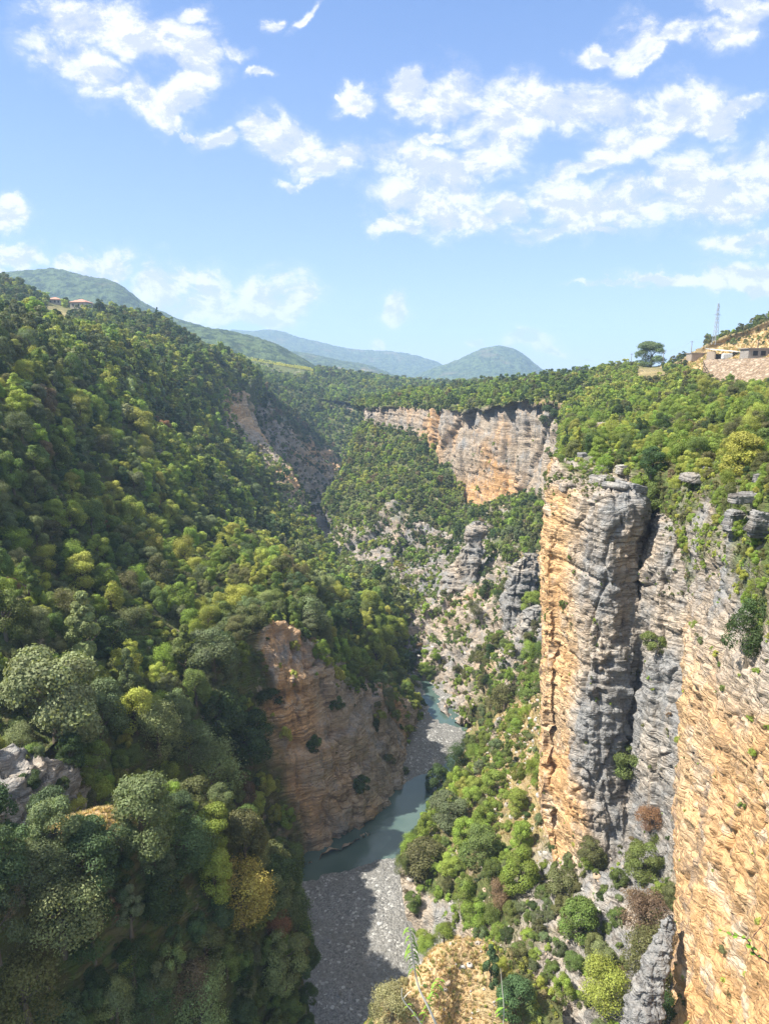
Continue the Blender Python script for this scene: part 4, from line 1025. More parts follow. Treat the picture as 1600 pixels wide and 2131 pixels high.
for q in plants:
    s = project(q['p']); q['px'], q['py'] = s[0], s[1] - q['r'] * F / s[2] * .8; q['size'] = 2 * q['r'] * F / s[2]
chosen = []
order = sorted(range(len(plants)), key=lambda i: -plants[i]['size'])
n_of = dict(tree=len([h for h in hero if h['form'] != 'shrub']), shrub=len([h for h in hero if h['form'] == 'shrub']))
LIMIT = dict(tree=300, shrub=260)
for i in order:
    q = plants[i]
    if q['size'] < 14: break
    if n_of[q['kind']] >= LIMIT[q['kind']]: continue
    if not (-10 < q['px'] < 1610 and 560 < q['py'] < 2140): continue
    if not in_view(q['p'], q['r']): continue
    n_of[q['kind']] += 1; chosen.append(i)
sel = set(chosen); classes = {}
med = sorted(plants[i]['size'] for i in chosen)[len(chosen) // 2]
for i in chosen:
    q = plants[i]
    sp = min(SPOTS, key=lambda s: (s[1] - q['px']) ** 2 + (s[2] - q['py']) ** 2)
    key = ('large' if q['size'] > med else 'small', WORD[q['col']], 'tree' if q['kind'] == 'tree' else 'shrub', sp[0])
    classes.setdefault(key, []).append(i)
for (sz, cw, kd, where), L in classes.items():
    L.sort(key=lambda i: plants[i]['px'])
    for n, i in enumerate(L):
        q = plants[i]
        if len(L) == 1: lab = '%s %s %s %s' % (sz, cw, kd, where)
        else: lab = '%s %s %s %s, %s' % (sz, cw, kd, where, 'leftmost' if n == 0 else 'rightmost' if n == len(L) - 1 else ORD[n] + ' from left')
        form, var = VARIANTS[q['var']]
        if kd == 'tree' and form in ('far', 'farflat'): form, var = 'round', var
        if kd == 'shrub' and form == 'farflat': form, var = 'shrub', var
        if kd == 'shrub' and form not in ('shrub',): form, var = 'shrub', var % 4
        tree_thing(q['p'], q['r'], q['hf'], form, var, q['tint'], q['rot'], lab, 'trees and bushes of the canyon')
print('individual plants', n_of, 'massed', len(plants) - len(sel))

def massed(name, items, label):
    me = bpy.data.meshes.new(name); n = len(items)
    me.vertices.add(n); me.vertices.foreach_set('co', np.array([q['p'] for q in items], np.float32).reshape(-1))
    me.attributes.new('inst_rot', 'FLOAT_VECTOR', 'POINT').data.foreach_set('vector', np.array([(*q['lean'], q['rot']) for q in items], np.float32).reshape(-1))
    me.attributes.new('inst_scale', 'FLOAT_VECTOR', 'POINT').data.foreach_set('vector', np.array([(q['r'] * q['asp'], q['r'] / q['asp'], q['r'] * q['hf']) for q in items], np.float32).reshape(-1))
    me.attributes.new('inst_id', 'INT', 'POINT').data.foreach_set('value', np.array([q['var'] for q in items], np.int32))
    me.attributes.new('tint', 'FLOAT_VECTOR', 'POINT').data.foreach_set('vector', np.array([q['tint'] for q in items], np.float32).reshape(-1))
    o = bpy.data.objects.new(name, me); COL.objects.link(o); tag(o, label, None, None, 'stuff')
    o.modifiers.new('scatter', 'NODES').node_group = GN
    return o
src = bpy.data.collections.new('crown_forms')
for k, (f, i) in enumerate(VARIANTS):
    src.objects.link(bpy.data.objects.new('form_%02d' % k, CROWN[f][i]))
GN = bpy.data.node_groups.new('scatter_crowns', 'GeometryNodeTree')
GN.interface.new_socket('Geometry', in_out='INPUT', socket_type='NodeSocketGeometry')
GN.interface.new_socket('Geometry', in_out='OUTPUT', socket_type='NodeSocketGeometry')
_i, _o = GN.nodes.new('NodeGroupInput'), GN.nodes.new('NodeGroupOutput')
_p = GN.nodes.new('GeometryNodeInstanceOnPoints'); _c = GN.nodes.new('GeometryNodeCollectionInfo')
_c.inputs['Collection'].default_value = src; _c.inputs['Separate Children'].default_value = True; _c.inputs['Reset Children'].default_value = True
def named(name, typ):
    n = GN.nodes.new('GeometryNodeInputNamedAttribute'); n.data_type = typ; n.inputs['Name'].default_value = name; return n.outputs[0]
GN.links.new(_i.outputs[0], _p.inputs['Points']); GN.links.new(_c.outputs[0], _p.inputs['Instance'])
_p.inputs['Pick Instance'].default_value = True
GN.links.new(named('inst_id', 'INT'), _p.inputs['Instance Index'])
_er = GN.nodes.new('FunctionNodeEulerToRotation'); GN.links.new(named('inst_rot', 'FLOAT_VECTOR'), _er.inputs[0])
GN.links.new(_er.outputs[0], _p.inputs['Rotation']); GN.links.new(named('inst_scale', 'FLOAT_VECTOR'), _p.inputs['Scale'])
GN.links.new(_p.outputs[0], _o.inputs[0])
rest = [q for i, q in enumerate(plants) if i not in sel]
massed('woodland', rest, 'dense scrub and small trees covering the canyon slopes and plateau')

massed('dry_grass', tufts, 'straw coloured grass tufts on the dry knoll and slopes')
massed('gravel', pebbles, 'grey cobbles strewn over the river gravel bars')
massed('rubble', rub, 'loose tan stones lying on the bare scree and slopes')
# ---------------------------------------------------------------- rocks that stand on their own
def rock_block(name, label, cat, c, size, rot=0, tilt=(0, 0), seed=0, boxy=.38, rough=.12, layer=0.0, warm=.25, group=None, n=44):
    """one weathered block: a squared-off lump with worn edges"""
    th = np.linspace(0, 2 * math.pi, n * 2 + 1); ph = np.linspace(-math.pi / 2, math.pi / 2, n)
    T, Q = np.meshgrid(th, ph)
    def sp(v, e): return np.sign(v) * np.abs(v) ** e
    X = sp(np.cos(Q), boxy) * sp(np.cos(T), boxy); Y = sp(np.cos(Q), boxy) * sp(np.sin(T), boxy); Z = sp(np.sin(Q), boxy)
    V = np.stack([X * size[0] / 2, Y * size[1] / 2, Z * size[2] / 2], -1)
    pts = V.reshape(-1, 3) + seed * 13.7
    L = max(size)
    nn = np.stack([X, Y, Z], -1); nn /= np.linalg.norm(nn, axis=-1)[..., None]
    d = L * rough * fbm(pts / (L * .35), 4) + L * rough * .35 * fbm(pts / (L * .06), 3)
    if layer:
        side = 1 - np.abs(nn[..., 2]).reshape(-1)
        d = d + side * layer * (layers(pts[:, 2] + .3 * fbm(pts / 3, 2), size[2] / 7) - .5 + .5 * (layers(pts[:, 2] + 7, size[2] / 17) - .5))
    V = V + nn * d.reshape(X.shape)[..., None]
    M4 = Matrix.Rotation(rot, 3, 'Z') @ Matrix.Rotation(tilt[0], 3, 'X') @ Matrix.Rotation(tilt[1], 3, 'Y')
    V = V @ np.array(M4).T
    V[:, -1] = V[:, 0]
    o = mesh_grid(name, V, MAT['terrain'], {'rock': X * 0 + 1, 'warm': X * 0 + warm, 'dry': X * 0}, None)
    o.location = c; tag(o, label, cat, group)
    return o
def px_size(w, Y): return w * Y / F
BL = [  # px, py (centre), width px, height px, depth factor, yaw, tilt, warm, layered, label
 (1392, 944, 44, 13, .9, .1, .02, .05, 0, 'small flat grey slab perched in the bushes of the right hilltop'),
 (1452, 968, 34, 12, .9, .3, -.05, .1, 0, 'pale flat slab lying left of its tilted neighbour among hilltop bushes'),
 (1474, 975, 26, 12, .9, -.4, .15, .1, 0, 'pale tilted slab right of the flat one among hilltop bushes'),
 (1452, 990, 60, 16, .9, .1, 0, .3, .15, 'low cream ledge under the two pale slabs'),
 (1572, 1030, 112, 20, .32, .12, -.05, .12, 0, 'long thick grey slab at the right edge above the layered ledge'),
 (1600, 992, 62, 22, .4, -.1, .04, .1, 0, 'grey block cut off by the right edge above the long slab'),
 (1540, 1072, 70, 44, .4, .2, 0, .22, .35, 'layered whitish outcrop under the left end of the long slab'),
 (1598, 1080, 80, 52, .4, -.1, .05, .28, .35, 'layered outcrop under the long slab at the right edge'),
 (1296, 972, 26, 18, .9, .2, 0, .05, .2, 'small dark layered block behind the pillar top'),
 (1262, 1000, 66, 30, .8, .3, .12, .05, .35, 'dark layered hump on top of the rock pillar'),
 (1283, 1012, 44, 12, 1.2, .9, .45, .1, 0, 'narrow slab leaning on the pillar top'),
 (1312, 1010, 50, 16, 1.0, .5, .28, .12, 0, 'broad pale slab leaning on the right side of the pillar top'),
 (1218, 932, 36, 14, .9, 0, 0, .2, .1, 'white flat rock on the rim left of the hilltop bushes'),
 (1212, 946, 20, 16, .9, .4, 0, .1, 0, 'small pale boulder on the rim below the white flat rock'),
 (1250, 888, 50, 30, .9, .2, 0, .45, .3, 'pinkish heap of layered rock on the rim above the gully'),
 (1378, 870, 34, 13, .9, .2, 0, .35, .1, 'pale rock patch showing between hilltop bushes'),
 (1180, 1010, 30, 16, .9, .1, 0, .3, .2, 'small pale ledge on the left shoulder of the pillar'),
]
for i, (px, py, w, h, df, yaw, tl, wm, ly, lab) in enumerate(BL):
    g = ground_at(px, py + h * .3)
    if g is None: continue
    s = project(g)[2] / F
    W, Hh = w * s, h * s * 1.05
    d = (g - EYE).normalized()
    c = g - d * (W * df * .12) + Vector((0, 0, Hh * .02))
    rock_block('rock_slab' if w > 2.2 * h else 'boulder', lab, 'rock', c, (W, W * df, Hh), yaw, (0, tl), i + 3,   .24 if w > 2.2 * h else .30, .08 if w > 2.2 * h else .12, ly * Hh * .9, wm)

def rock_tower(name, label, rings, warm=.3, seed=0, squash=.85, n=80, m=90, sway=.0):
    """free-standing rock: rings of (px, py, Y, half width px) from top to bottom"""
    C = np.array([[*P(px, py, Y), hw * Y / F] for px, py, Y, hw in rings])
    k = [m // (len(C) - 1)] * (len(C) - 1); G = catmull(C, k)
    th = np.linspace(0, 2 * math.pi, n + 1)
    ct, st = np.cos(th), np.sin(th)
    sq = lambda v: np.sign(v) * np.abs(v) ** .55
    V = np.zeros((len(G), n + 1, 3))
    V[..., 0] = G[:, None, 0] + G[:, None, 3] * sq(ct); V[..., 1] = G[:, None, 1] + G[:, None, 3] * squash * sq(st); V[..., 2] = G[:, None, 2]
    pts = V.reshape(-1, 3) + seed * 5
    Rm = G[:, 3].mean()
    cr = np.stack([np.cos(th), np.sin(th), th * 0], -1)
    zz = pts[:, 2] + .8 * fbm(pts / 9, 2)
    d = .62 * Rm * fbm(pts / (Rm * 1.0), 5, .6) + .22 * Rm * (layers(zz, Rm * .8) - .5) + .18 * Rm * (layers(zz + 9, Rm * .3) - .5) + .14 * Rm * fbm(pts / (Rm * .2), 3) - .35 * Rm * np.exp(-(perlin(pts / np.array([Rm * .8, Rm * .8, Rm * 3])) / .07) ** 2)
    V = V + cr[None] * d.reshape(V.shape[:2])[..., None]
    V[:, -1] = V[:, 0]
    top = np.repeat(V[0].mean(0)[None, None], n + 1, 1); top[..., 2] += Rm * .1
    V = np.concatenate([top, V], 0); Z = V[..., 0] * 0
    o = mesh_grid(name, V, MAT['terrain'], {'rock': Z + 1, 'warm': Z + warm, 'dry': Z}, None)
    tag(o, label, 'rock'); return o
rock_tower('rock_pinnacle', 'slender grey and tan rock pinnacle rising from the gully left of the pillar',
 [(992,1086,226,14),(990,1100,226,20),(984,1130,225,20),(972,1165,223,24),(958,1195,221,30),(945,1240,215,36),(938,1290,208,40),(930,1340,200,44)], .32, 3)
rock_tower('rock_pinnacle', 'rounded grey rock buttress pressed against the left side of the pillar',
 [(1105,1155,176,16),(1095,1175,176,28),(1085,1210,175,34),(1078,1250,174,36),(1082,1300,172,36),(1090,1360,168,38)], .12, 8)
rock_tower('rock_pinnacle', 'pale grey rock knob below the rounded buttress left of the pillar',
 [(1122,1262,160,12),(1112,1285,160,26),(1100,1330,158,34),(1092,1380,156,36),(1085,1430,150,40)], .2, 12)
rock_tower('rock_pinnacle', 'small pointed tan rock spike on the slope above the river bend',
 [(1040,1492,132,3),(1036,1510,132,10),(1030,1535,131,16),(1022,1570,130,20),(1015,1620,125,24)], .55, 15)
rock_tower('rock_pinnacle', 'grey tooth of rock among the bushes of the near left spur',
 [(412,1738,60,8),(414,1750,60,13),(418,1775,60,15),(420,1800,59.5,16),(420,1850,59,18)], .35, 19)
rock_tower('rock_pinnacle', 'white limestone rib rising beside the orange wall at the bottom right',
 [(1395,1905,53,6),(1388,1930,53,13),(1372,1980,52,22),(1352,2040,51,32),(1340,2100,50,40),(1330,2180,49,46)], .08, 24)
rock_tower('rock_pinnacle', 'leaning grey rib of rock below the brownish bush at the pillar foot',
 [(1140,1880,72,8),(1145,1905,71.5,18),(1160,1960,70,22),(1180,2020,68,26),(1200,2090,65,28),(1215,2160,62,30)], .22, 28)

# ---------------------------------------------------------------- buildings, poles, wall
def flat_mat(name, col, rough=.8, var=.25, scale=3.0):
    m, nt, b = new_mat(name, rough, .2)
    p = nt.nodes.new('ShaderNodeTexCoord').outputs['Object']
    n = NZ(nt, p, scale, 5, .65)
    a = tuple(c * (1 - var) for c in col); d = tuple(min(1, c * (1 + var)) for c in col)
    nt.links.new(MIX(nt, MR(nt, n, .3, .7), a, d), b.inputs['Base Color']); return m
flat_mat('plaster', (.36, .32, .27)); flat_mat('roof_tile', (.42, .22, .16)); flat_mat('white_sheet', (.50, .52, .53)); flat_mat('dark_opening', (.03, .03, .035))
flat_mat('concrete', (.26, .24, .22)); flat_mat('steel', (.33, .36, .40), .5); flat_mat('wood_pole', (.22, .18, .14)); flat_mat('field_stone', (.30, .25, .20)); flat_mat('leaf_green', (.14, .24, .03), .5); flat_mat('pale_stem', (.55, .50, .42)); flat_mat('dark_twig', (.16, .09, .07))
def boxes(name, L, mat, parent=None):
    V, Fc = [], []
    for (x0, x1, y0, y1, z0, z1) in L:
        o = len(V); V += [(x, y, z) for z in (z0, z1) for y in (y0, y1) for x in (x0, x1)]
        Fc += [tuple(o + i for i in q) for q in ((0, 2, 3, 1), (4, 5, 7, 6), (0, 1, 5, 4), (2, 6, 7, 3), (0, 4, 6, 2), (1, 3, 7, 5))]
    ob = bpy.data.objects.new(name, raw_mesh(name, V, Fc, MAT[mat])); COL.objects.link(ob); ob.parent = parent; return ob
def poly(name, V, Fc, mat, parent=None):
    me = bpy.data.meshes.new(name); me.from_pydata(V, [], Fc); me.materials.append(MAT[mat]); me.update()
    ob = bpy.data.objects.new(name, me); COL.objects.link(ob); ob.parent = parent; return ob
def house(px, py, w, d, h, rot, label):
    g = ground_at(px, py)
    e = empty('house', g + Vector((0, 0, -.4)), rot, label, 'house')
    boxes('wall', [(-w / 2, w / 2, -d / 2, d / 2, 0, h)], 'plaster', e)
    o = .5; t = .18
    V = [(-w/2-o, -d/2-o, h+.003), (w/2+o, -d/2-o, h+.003), (w/2+o, d/2+o, h+.003), (-w/2-o, d/2+o, h+.003),
         (-w/2-o, -d/2-o, h+t), (w/2+o, -d/2-o, h+t), (w/2+o, d/2+o, h+t), (-w/2-o, d/2+o, h+t), (-w/2+d/2, 0, h+t+d*.24), (w/2-d/2, 0, h+t+d*.24)]
    poly('roof', V, [(3,2,1,0), (0,1,5,4), (1,2,6,5), (2,3,7,6), (3,0,4,7), (4,5,9,8), (5,6,9), (6,7,8,9), (7,4,8)], 'roof_tile', e)
    for x in (-w * .3, w * .05, w * .32): boxes('window', [(x - .45, x + .45, -d / 2 - .06, -d / 2 + .1, h * .42, h * .78)], 'dark_opening', e)
    return e
house(117, 634, 7.5, 6.5, 3.2, .2, 'house with a faded red roof half hidden by trees on the village hill')
house(171, 634, 10.5, 8, 4.4, -.15, 'larger red roofed house beside the dark tree on the village hill')
def shed(px, py, w, d, h, label):
    g = ground_at(px, py); e = empty('shed', g + Vector((0, 0, -.3)), .1, label, 'shed')
    boxes('wall', [(-w/2, w/2, -d/2, d/2, 0, h)], 'plaster', e)
    poly('roof', [(-w/2-.3, -d/2-.4, h+.01), (w/2+.3, -d/2-.4, h+.01), (w/2+.3, d/2+.3, h+.9), (-w/2-.3, d/2+.3, h+.9), (-w/2-.3, -d/2-.4, h+.15), (w/2+.3, -d/2-.4, h+.15), (w/2+.3, d/2+.3, h+1.05), (-w/2-.3, d/2+.3, h+1.05)],
         [(3,2,1,0), (4,5,6,7), (0,1,5,4), (1,2,6,5), (2,3,7,6), (3,0,4,7)], 'white_sheet', e)
    return e
shed(177, 646, 4.6, 3, 1.6, 'low white shed in front of the larger red roofed house')

def barn():
    g = ground_at(1512, 746); s = project(g)[2] / F
    e = empty('barn', g, -.05, 'low stone barn with a bright sloping sheet roof above the stone retaining wall', 'barn')
    w = 52 * s; d = 7; h = 2.6
    boxes('wall', [(-w/2, -w/2 + .4, 0, d, -1, h), (w/2 - .4, w/2, 0, d, -1, h - .7), (-w/2 + .403, w/2 - .403, d - .4, d, -1, h - .8)], 'field_stone', e)
    boxes('post', [(-w*.17 - .1, -w*.17 + .1, .1, .3, -.8, h - .3)], 'wood_pole', e)
    boxes('post', [(w*.2 - .1, w*.2 + .1, .1, .3, -.8, h - .6)], 'wood_pole', e)
    poly('roof', [(-w/2-.5, -.8, h+.25), (w/2+.5, -.8, h-.55), (w/2+.5, d+.4, h+.25), (-w/2-.5, d+.4, h+1.05), (-w/2-.5, -.8, h+.4), (w/2+.5, -.8, h-.4), (w/2+.5, d+.4, h+.4), (-w/2-.5, d+.4, h+1.2)],
         [(3,2,1,0), (4,5,6,7), (0,1,5,4), (1,2,6,5), (2,3,7,6), (3,0,4,7)], 'white_sheet', e)
    t = rock_block('water_tank', 'squat white tank standing under the front edge of the barn roof', 'tank', g + Vector((-.5, -.6, .7)), (3.6, 2, 2.0), 0, (0, 0), 2, .25, .008)
    t.data.materials.clear(); t.data.materials.append(MAT['white_sheet'])
    g = ground_at(1455, 746)
    e = empty('outbuilding', g, .1, 'small flat roofed stone outbuilding left of the barn', 'outbuilding')
    boxes('wall', [(-3.5, 3.5, 0, 4, -1, 2.0)], 'field_stone', e); boxes('roof', [(-3.8, 3.8, -.3, 4.3, 2.003, 2.25)], 'concrete', e)
    boxes('door', [(1.2, 2.4, -.06, .1, -.4, 1.5)], 'dark_opening', e)
    g = ground_at(1590, 744)
    e = empty('outbuilding', g, .05, 'flat roofed concrete building with dark openings right of the barn', 'outbuilding')
    boxes('wall', [(-5.5, 6, 0, 5, -1, 2.8)], 'concrete', e); boxes('roof', [(-6, 6.4, -.5, 5.4, 2.803, 3.05)], 'concrete', e)
    for x in (-4, -1.4, 1.2): boxes('window', [(x, x + 1.6, -.06, .1, .6, 2.1)], 'dark_opening', e)
barn()
def utility_pole(px, py, hpx, label, arm=True):
    g = ground_at(px, py); s = project(g)[2] / F; h = hpx * s
    e = empty('utility_pole', g, .3, label, 'utility pole', 'wooden poles along the right skyline')
    V, Fc = tube([(0, 0, -1), (0, 0, h)], [.16, .10], 8); o = bpy.data.objects.new('post', raw_mesh('post', [tuple(v) for v in V], Fc, MAT['wood_pole'])); COL.objects.link(o); o.parent = e
    boxes('cross_arm', [(-.9, .9, -.17, -.09, h - .5, h - .38)], 'wood_pole', e)
    return Vector(g) + Vector((0, 0, h))
tops = [utility_pole(1312, 748, 26, 'thin wooden pole left of the lone tree on the skyline'), utility_pole(1378, 750, 30, 'thin wooden pole right of the lone tree on the skyline'),
        utility_pole(1437, 738, 28, 'thin wooden pole where the dry hill meets the sky'), utility_pole(1573, 750, 38, 'wooden pole in front of the concrete building')]
for i, (a, b) in enumerate(zip(tops[:-1], tops[1:])):
    pts = [a.lerp(b, k / 8) - Vector((0, 0, 1.0 * 4 * (k / 8) * (1 - k / 8) + .05)) for k in range(9)]
    V, Fc = tube(pts, [.02] * 9, 4); o = bpy.data.objects.new('cable', raw_mesh('cable', [tuple(v) for v in V], Fc, MAT['steel'])); COL.objects.link(o)
    tag(o, ['thin cable between the two poles beside the lone tree', 'thin cable from the lone tree to the dry hill', 'thin cable running along the dry hill to the concrete building'][i], 'cable')
def pylon():
    g = ground_at(1487, 712); s = project(g)[2] / F; h = 78 * s
    e = empty('pylon', g, .5, 'grey lattice power pylon standing on the wooded crest of the dry hill', 'pylon')
    parts = []; w0, w1 = h * .055, h * .012
    for sx in (-1, 1):
        for sy in (-1, 1): parts.append(tube([(sx * w0, sy * w0, -1), (sx * w1, sy * w1, h)], [.09, .05], 4))
    n = 9
    for k in range(n):
        z0, z1 = h * k / n, h * (k + 1) / n; a, b = w0 + (w1 - w0) * k / n, w0 + (w1 - w0) * (k + 1) / n
        for (p, q) in (((-a, -a, z0), (b, -b, z1)), ((a, -a, z0), (-b, -b, z1)), ((-a, a, z0), (b, b, z1)), ((a, a, z0), (-b, b, z1)), ((-a, -a, z0), (-b, b, z1)), ((a, -a, z0), (b, b, z1)), ((-a, a, z0), (-b, -b, z1)), ((a, a, z0), (b, -b, z1))):
            parts.append(tube([p, q], [.035, .035], 4))
    V, Fc = join(parts); o = bpy.data.objects.new('mast', raw_mesh('mast', V, Fc, MAT['steel'])); COL.objects.link(o); o.parent = e
    for z, L, sd_ in ((.90, .075, 1), (.80, .075, -1), (.70, .14, 0)):
        a, b = (-L if sd_ <= 0 else 0) * h, (L if sd_ >= 0 else 0) * h
        V, Fc = join([tube([(a, 0, h * z), (b, 0, h * z)], [.07, .07], 4), tube([(a, 0, h * z), (0, 0, h * (z + .035))], [.04, .04], 4), tube([(b, 0, h * z), (0, 0, h * (z + .035))], [.04, .04], 4)])
        o = bpy.data.objects.new('cross_arm', raw_mesh('cross_arm', V, Fc, MAT['steel'])); COL.objects.link(o); o.parent = e
pylon()
def stone_mat():
    m, nt, b = new_mat('dry_stone', .9, .15)
    p = nt.nodes.new('ShaderNodeNewGeometry').outputs['Position']
    v = node(nt, 'ShaderNodeTexVoronoi', ins={'Vector': p, 'Scale': .8}); e = node(nt, 'ShaderNodeTexVoronoi', feature='DISTANCE_TO_EDGE', ins={'Vector': p, 'Scale': .8})
    s = node(nt, 'ShaderNodeSeparateColor', ins={0: v.outputs['Color']}).outputs[0]
    c = MIX(nt, s, (.24, .17, .11), (.42, .33, .24)); c = MIX(nt, MR(nt, e.outputs['Distance'], 0, .08, .7, 0), c, (.12, .09, .06))
    nt.links.new(c, b.inputs['Base Color'])
    bp = node(nt, 'ShaderNodeBump', ins={'Strength': .9, 'Distance': .5, 'Height': MR(nt, e.outputs['Distance'], 0, .25)}); nt.links.new(bp.outputs[0], b.inputs['Normal'])
stone_mat()
def retaining_wall():
    rows = [[(1462,795,222),(1500,800,214),(1550,800,205),(1600,800,196),(1680,800,186)], [(1462,752,222),(1500,751,214),(1550,750,205),(1600,748,196),(1680,745,186)],
            [(1464,755,216),(1502,755,208),(1552,754,199),(1602,752,190),(1682,750,180)], [(1480,785,204),(1515,794,194),(1560,804,183),(1610,810,174),(1690,815,166)], [(1480,800,202),(1515,812,191),(1560,826,180),(1610,832,170),(1690,836,162)]]
    G = catmull(np.array([[P(*p) for p in r] for r in rows]), [4, 3, 30, 6]); G = catmull(G.transpose(1, 0, 2), [30] * 4).transpose(1, 0, 2)
    pts = G.reshape(-1, 3); G = G + (.45 * fbm(pts / 3, 3) + .25 * fbm(pts / .9, 2)).reshape(G.shape[:2])[..., None] * np.array([-.3, -.8, .3])
    o = mesh_grid('retaining_wall', G, MAT['dry_stone'], {}, None); tag(o, 'rough sloping stone retaining wall below the barn at the right edge', 'wall')
retaining_wall()

# vineyard on the far plateau: each vine row is a thing
def vine_row(a, b, i, n):
    rg = np.random.RandomState(i); k = 260
    A, B = np.array(a), np.array(b); t = rg.rand(k)
    pos = A + (B - A) * t[:, None] + rg.normal(size=(k, 3)) * np.array([.45, .45, .3]) + np.array([0, 0, 1.6])
    u = rg.normal(size=(k, 3)); u /= np.linalg.norm(u, axis=1)[:, None]; w = np.cross(u, rg.normal(size=(k, 3))); w /= np.linalg.norm(w, axis=1)[:, None]
    s = .55
    V = np.stack([pos - u * s, pos - w * s, pos + u * s, pos + w * s], 1).reshape(-1, 3) - A
    o = bpy.data.objects.new('vine_row', raw_mesh('vine_row', V, np.arange(k * 4).reshape(-1, 4), MAT['foliage'], rg.rand(k * 4))); COL.objects.link(o)
    o.location = A; o['tint'] = [.42, .42, .10]
    tag(o, 'pale yellow vine row on the far plateau beyond the left hillside', 'vine row', 'vine rows on the far plateau')
NV = 30
for i in range(NV):
    t = i / (NV - 1); x = 496 + t * 152; y = 744 + t * 26
    a, b = ground_at(x + 3, y + 4), ground_at(x - 3, y - 3.5 + 1.5 * t)
    if a is None or b is None: continue
    if (b - a).length > 160: b = a + (b - a).normalized() * 160
    vine_row(a, b, i, NV)

# ---------------------------------------------------------------- twigs near the eye
def twig(name, label, path, r0, r1, mat, leaves, leaf_len, leaf_mat='leaf_green', droop=.8, width=.16, roundl=False, side=None, seed=1):
    rg = random.Random(seed)
    pts = [Vector(P(*p)) for p in path]; e = empty(name, pts[0], 0, label, 'twig'); n = len(pts)
    fine = [Vector(v) for v in catmull(np.array([tuple(p) for p in pts]), [5] * (n - 1))]; m = len(fine)
    V, Fc = tube([p - pts[0] for p in fine], [r0 + (r1 - r0) * i / (m - 1) for i in range(m)], 6)
    parts = [([tuple(v) for v in V], Fc)]
    for sd2 in (side or []):
        q = [Vector(P(*p)) - pts[0] for p in sd2]; q = [Vector(v) for v in catmull(np.array([tuple(p) for p in q]), [4] * (len(q) - 1))]
        parts.append(tube(q, [r1 * 1.3 + (r1 * .6 - r1 * 1.3) * i / (len(q) - 1) for i in range(len(q))], 5))
        fine += [v + pts[0] for v in q]
    V, Fc = join(parts); o = bpy.data.objects.new('stem', raw_mesh('stem', V, Fc, MAT[mat], smooth=True)); COL.objects.link(o); o.parent = e
    for (t0, t1, cnt) in leaves:
        for k in range(cnt):
            t = t0 + (t1 - t0) * (k + .5 * rg.random()) / cnt; i = min(int(t * (m - 1)), m - 2); base = fine[i].lerp(fine[i + 1], t * (m - 1) - i) - pts[0]
            sgn = -1 if k % 2 else 1
            out = Vector((sgn * (.55 + .4 * rg.random()), rg.uniform(-.6, .4), rg.uniform(-.1, .45))).normalized()
            L = leaf_len * rg.uniform(.7, 1.25); wd = L * width; LV, LF = [], []; sn = out.cross(Vector((0, 0, 1))).normalized()
            steps = 6
            for j in range(steps + 1):
                f = j / steps; c = base + out * (L * f * (1 - .25 * droop * f)) + Vector((0, 0, -droop * L * f * f * .8))
                ww = wd * math.sin(math.pi * min(1, max(0.04, f * .97))) ** (.5 if roundl else .8)
                up = Vector((0, 0, .25 * ww))
                LV += [c - sn * ww + up, c, c + sn * ww + up]
                if j: a = 3 * (j - 1); LF += [(a, a + 1, a + 4, a + 3), (a + 1, a + 2, a + 5, a + 4)]
            o = bpy.data.objects.new('leaf', raw_mesh('leaf', [tuple(v) for v in LV], LF, MAT[leaf_mat], smooth=True)); COL.objects.link(o); o.parent = e
Y0 = 3.6
twig('plant_stem', 'upright stem with drooping narrow leaves in front of the gravel bar', [(915,2150,Y0),(893,2100,Y0),(873,2060,Y0+.02),(863,2020,Y0+.03),(858,1985,Y0+.03),(855,1955,Y0+.02),(851,1928,Y0)], .0085, .003, 'pale_stem', [(.50, 1.0, 30)], .062, droop=1.2, width=.085,
     side=None, seed=2)
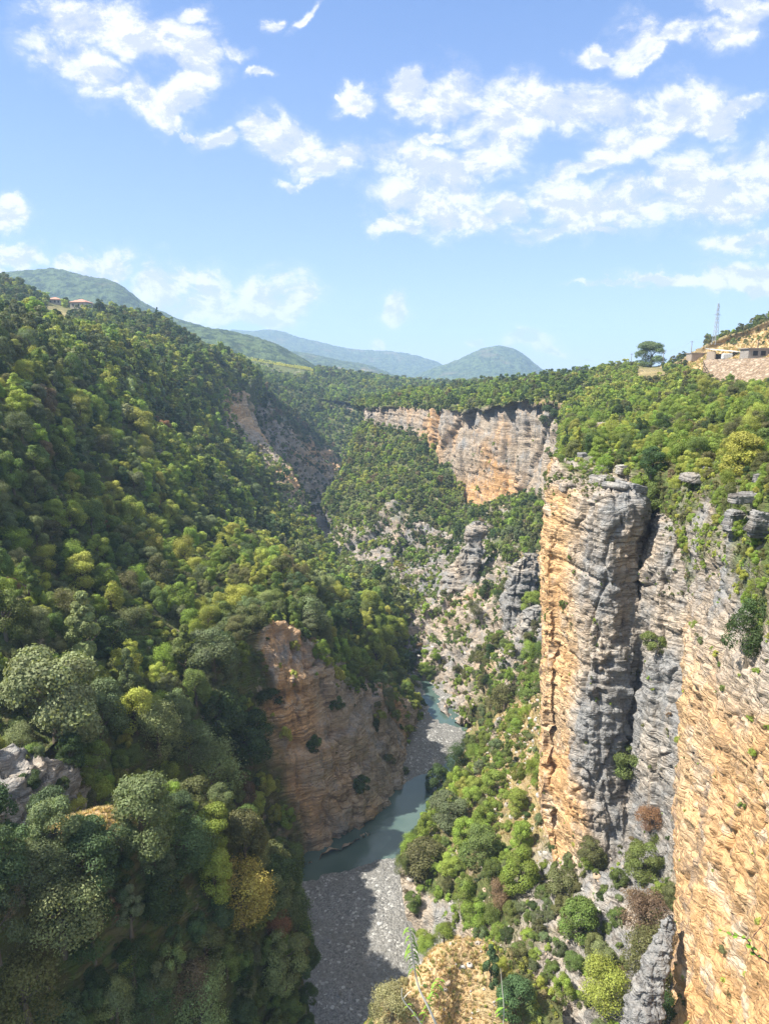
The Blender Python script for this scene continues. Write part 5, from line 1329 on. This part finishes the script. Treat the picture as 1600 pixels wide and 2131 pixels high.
twig('plant_stem', 'short crooked bare twig left of the tall leafy stem', [(885,2145,Y0+.1),(862,2110,Y0+.1),(838,2080,Y0+.1),(836,2056,Y0+.1)], .006, .0022, 'pale_stem', [(.2, .6, 5)], .05, droop=.8, width=.13, side=[[(838,2080,Y0+.1),(848,2068,Y0+.12),(856,2062,Y0+.12)]], seed=4)
twig('plant_stem', 'leaning yellow green shoot right of the tall leafy stem', [(870,2150,Y0+.3),(885,2110,Y0+.3),(900,2070,Y0+.3),(915,2035,Y0+.3)], .0028, .0015, 'leaf_green', [(.3, 1.0, 18)], .06, droop=.9, width=.12, seed=6)
twig('plant_stem', 'thin pale stalk with a few shoots right of the dry grass knoll', [(1045,2150,Y0+.2),(1048,2100,Y0+.2),(1044,2050,Y0+.2),(1041,2015,Y0+.2)], .0035, .0018, 'pale_stem', [(.0, .5, 10)], .06, droop=.7, width=.14, seed=8)
twig('leafy_branch', 'thorny twig with small round green leaves over the orange wall at the right edge', [(1640,2035,Y0),(1600,2005,Y0),(1570,1985,Y0),(1553,1955,Y0),(1525,1945,Y0),(1498,1935,Y0)], .006, .0018, 'dark_twig', [(.35, 1.0, 12)], .032, droop=.3, width=.42, roundl=True,
     side=[[(1640,1960,Y0),(1600,1945,Y0),(1575,1925,Y0),(1566,1900,Y0)], [(1566,1950,Y0),(1600,1900,Y0),(1590,1870,Y0)], [(1600,2005,Y0),(1590,1965,Y0),(1566,1950,Y0),(1585,1930,Y0),(1605,1925,Y0)]], seed=9)

# ---------------------------------------------------------------- air
def haze():
    m = bpy.data.materials.new('haze'); m.use_nodes = True; nt = m.node_tree; nt.nodes.clear()
    out = nt.nodes.new('ShaderNodeOutputMaterial'); v = nt.nodes.new('ShaderNodeVolumePrincipled')
    v.inputs['Color'].default_value = (.48, .68, 1.0, 1); v.inputs['Density'].default_value = 2.1e-4; v.inputs['Anisotropy'].default_value = .1
    nt.links.new(v.outputs[0], out.inputs['Volume']); MAT['haze'] = m
    o = boxes('haze', [(-5700, 5700, -600, 5100, -14, 380)], 'haze'); tag(o, None, None, None, 'stuff'); o['label'] = 'thin blue air between the canyon and the mountains'
haze()
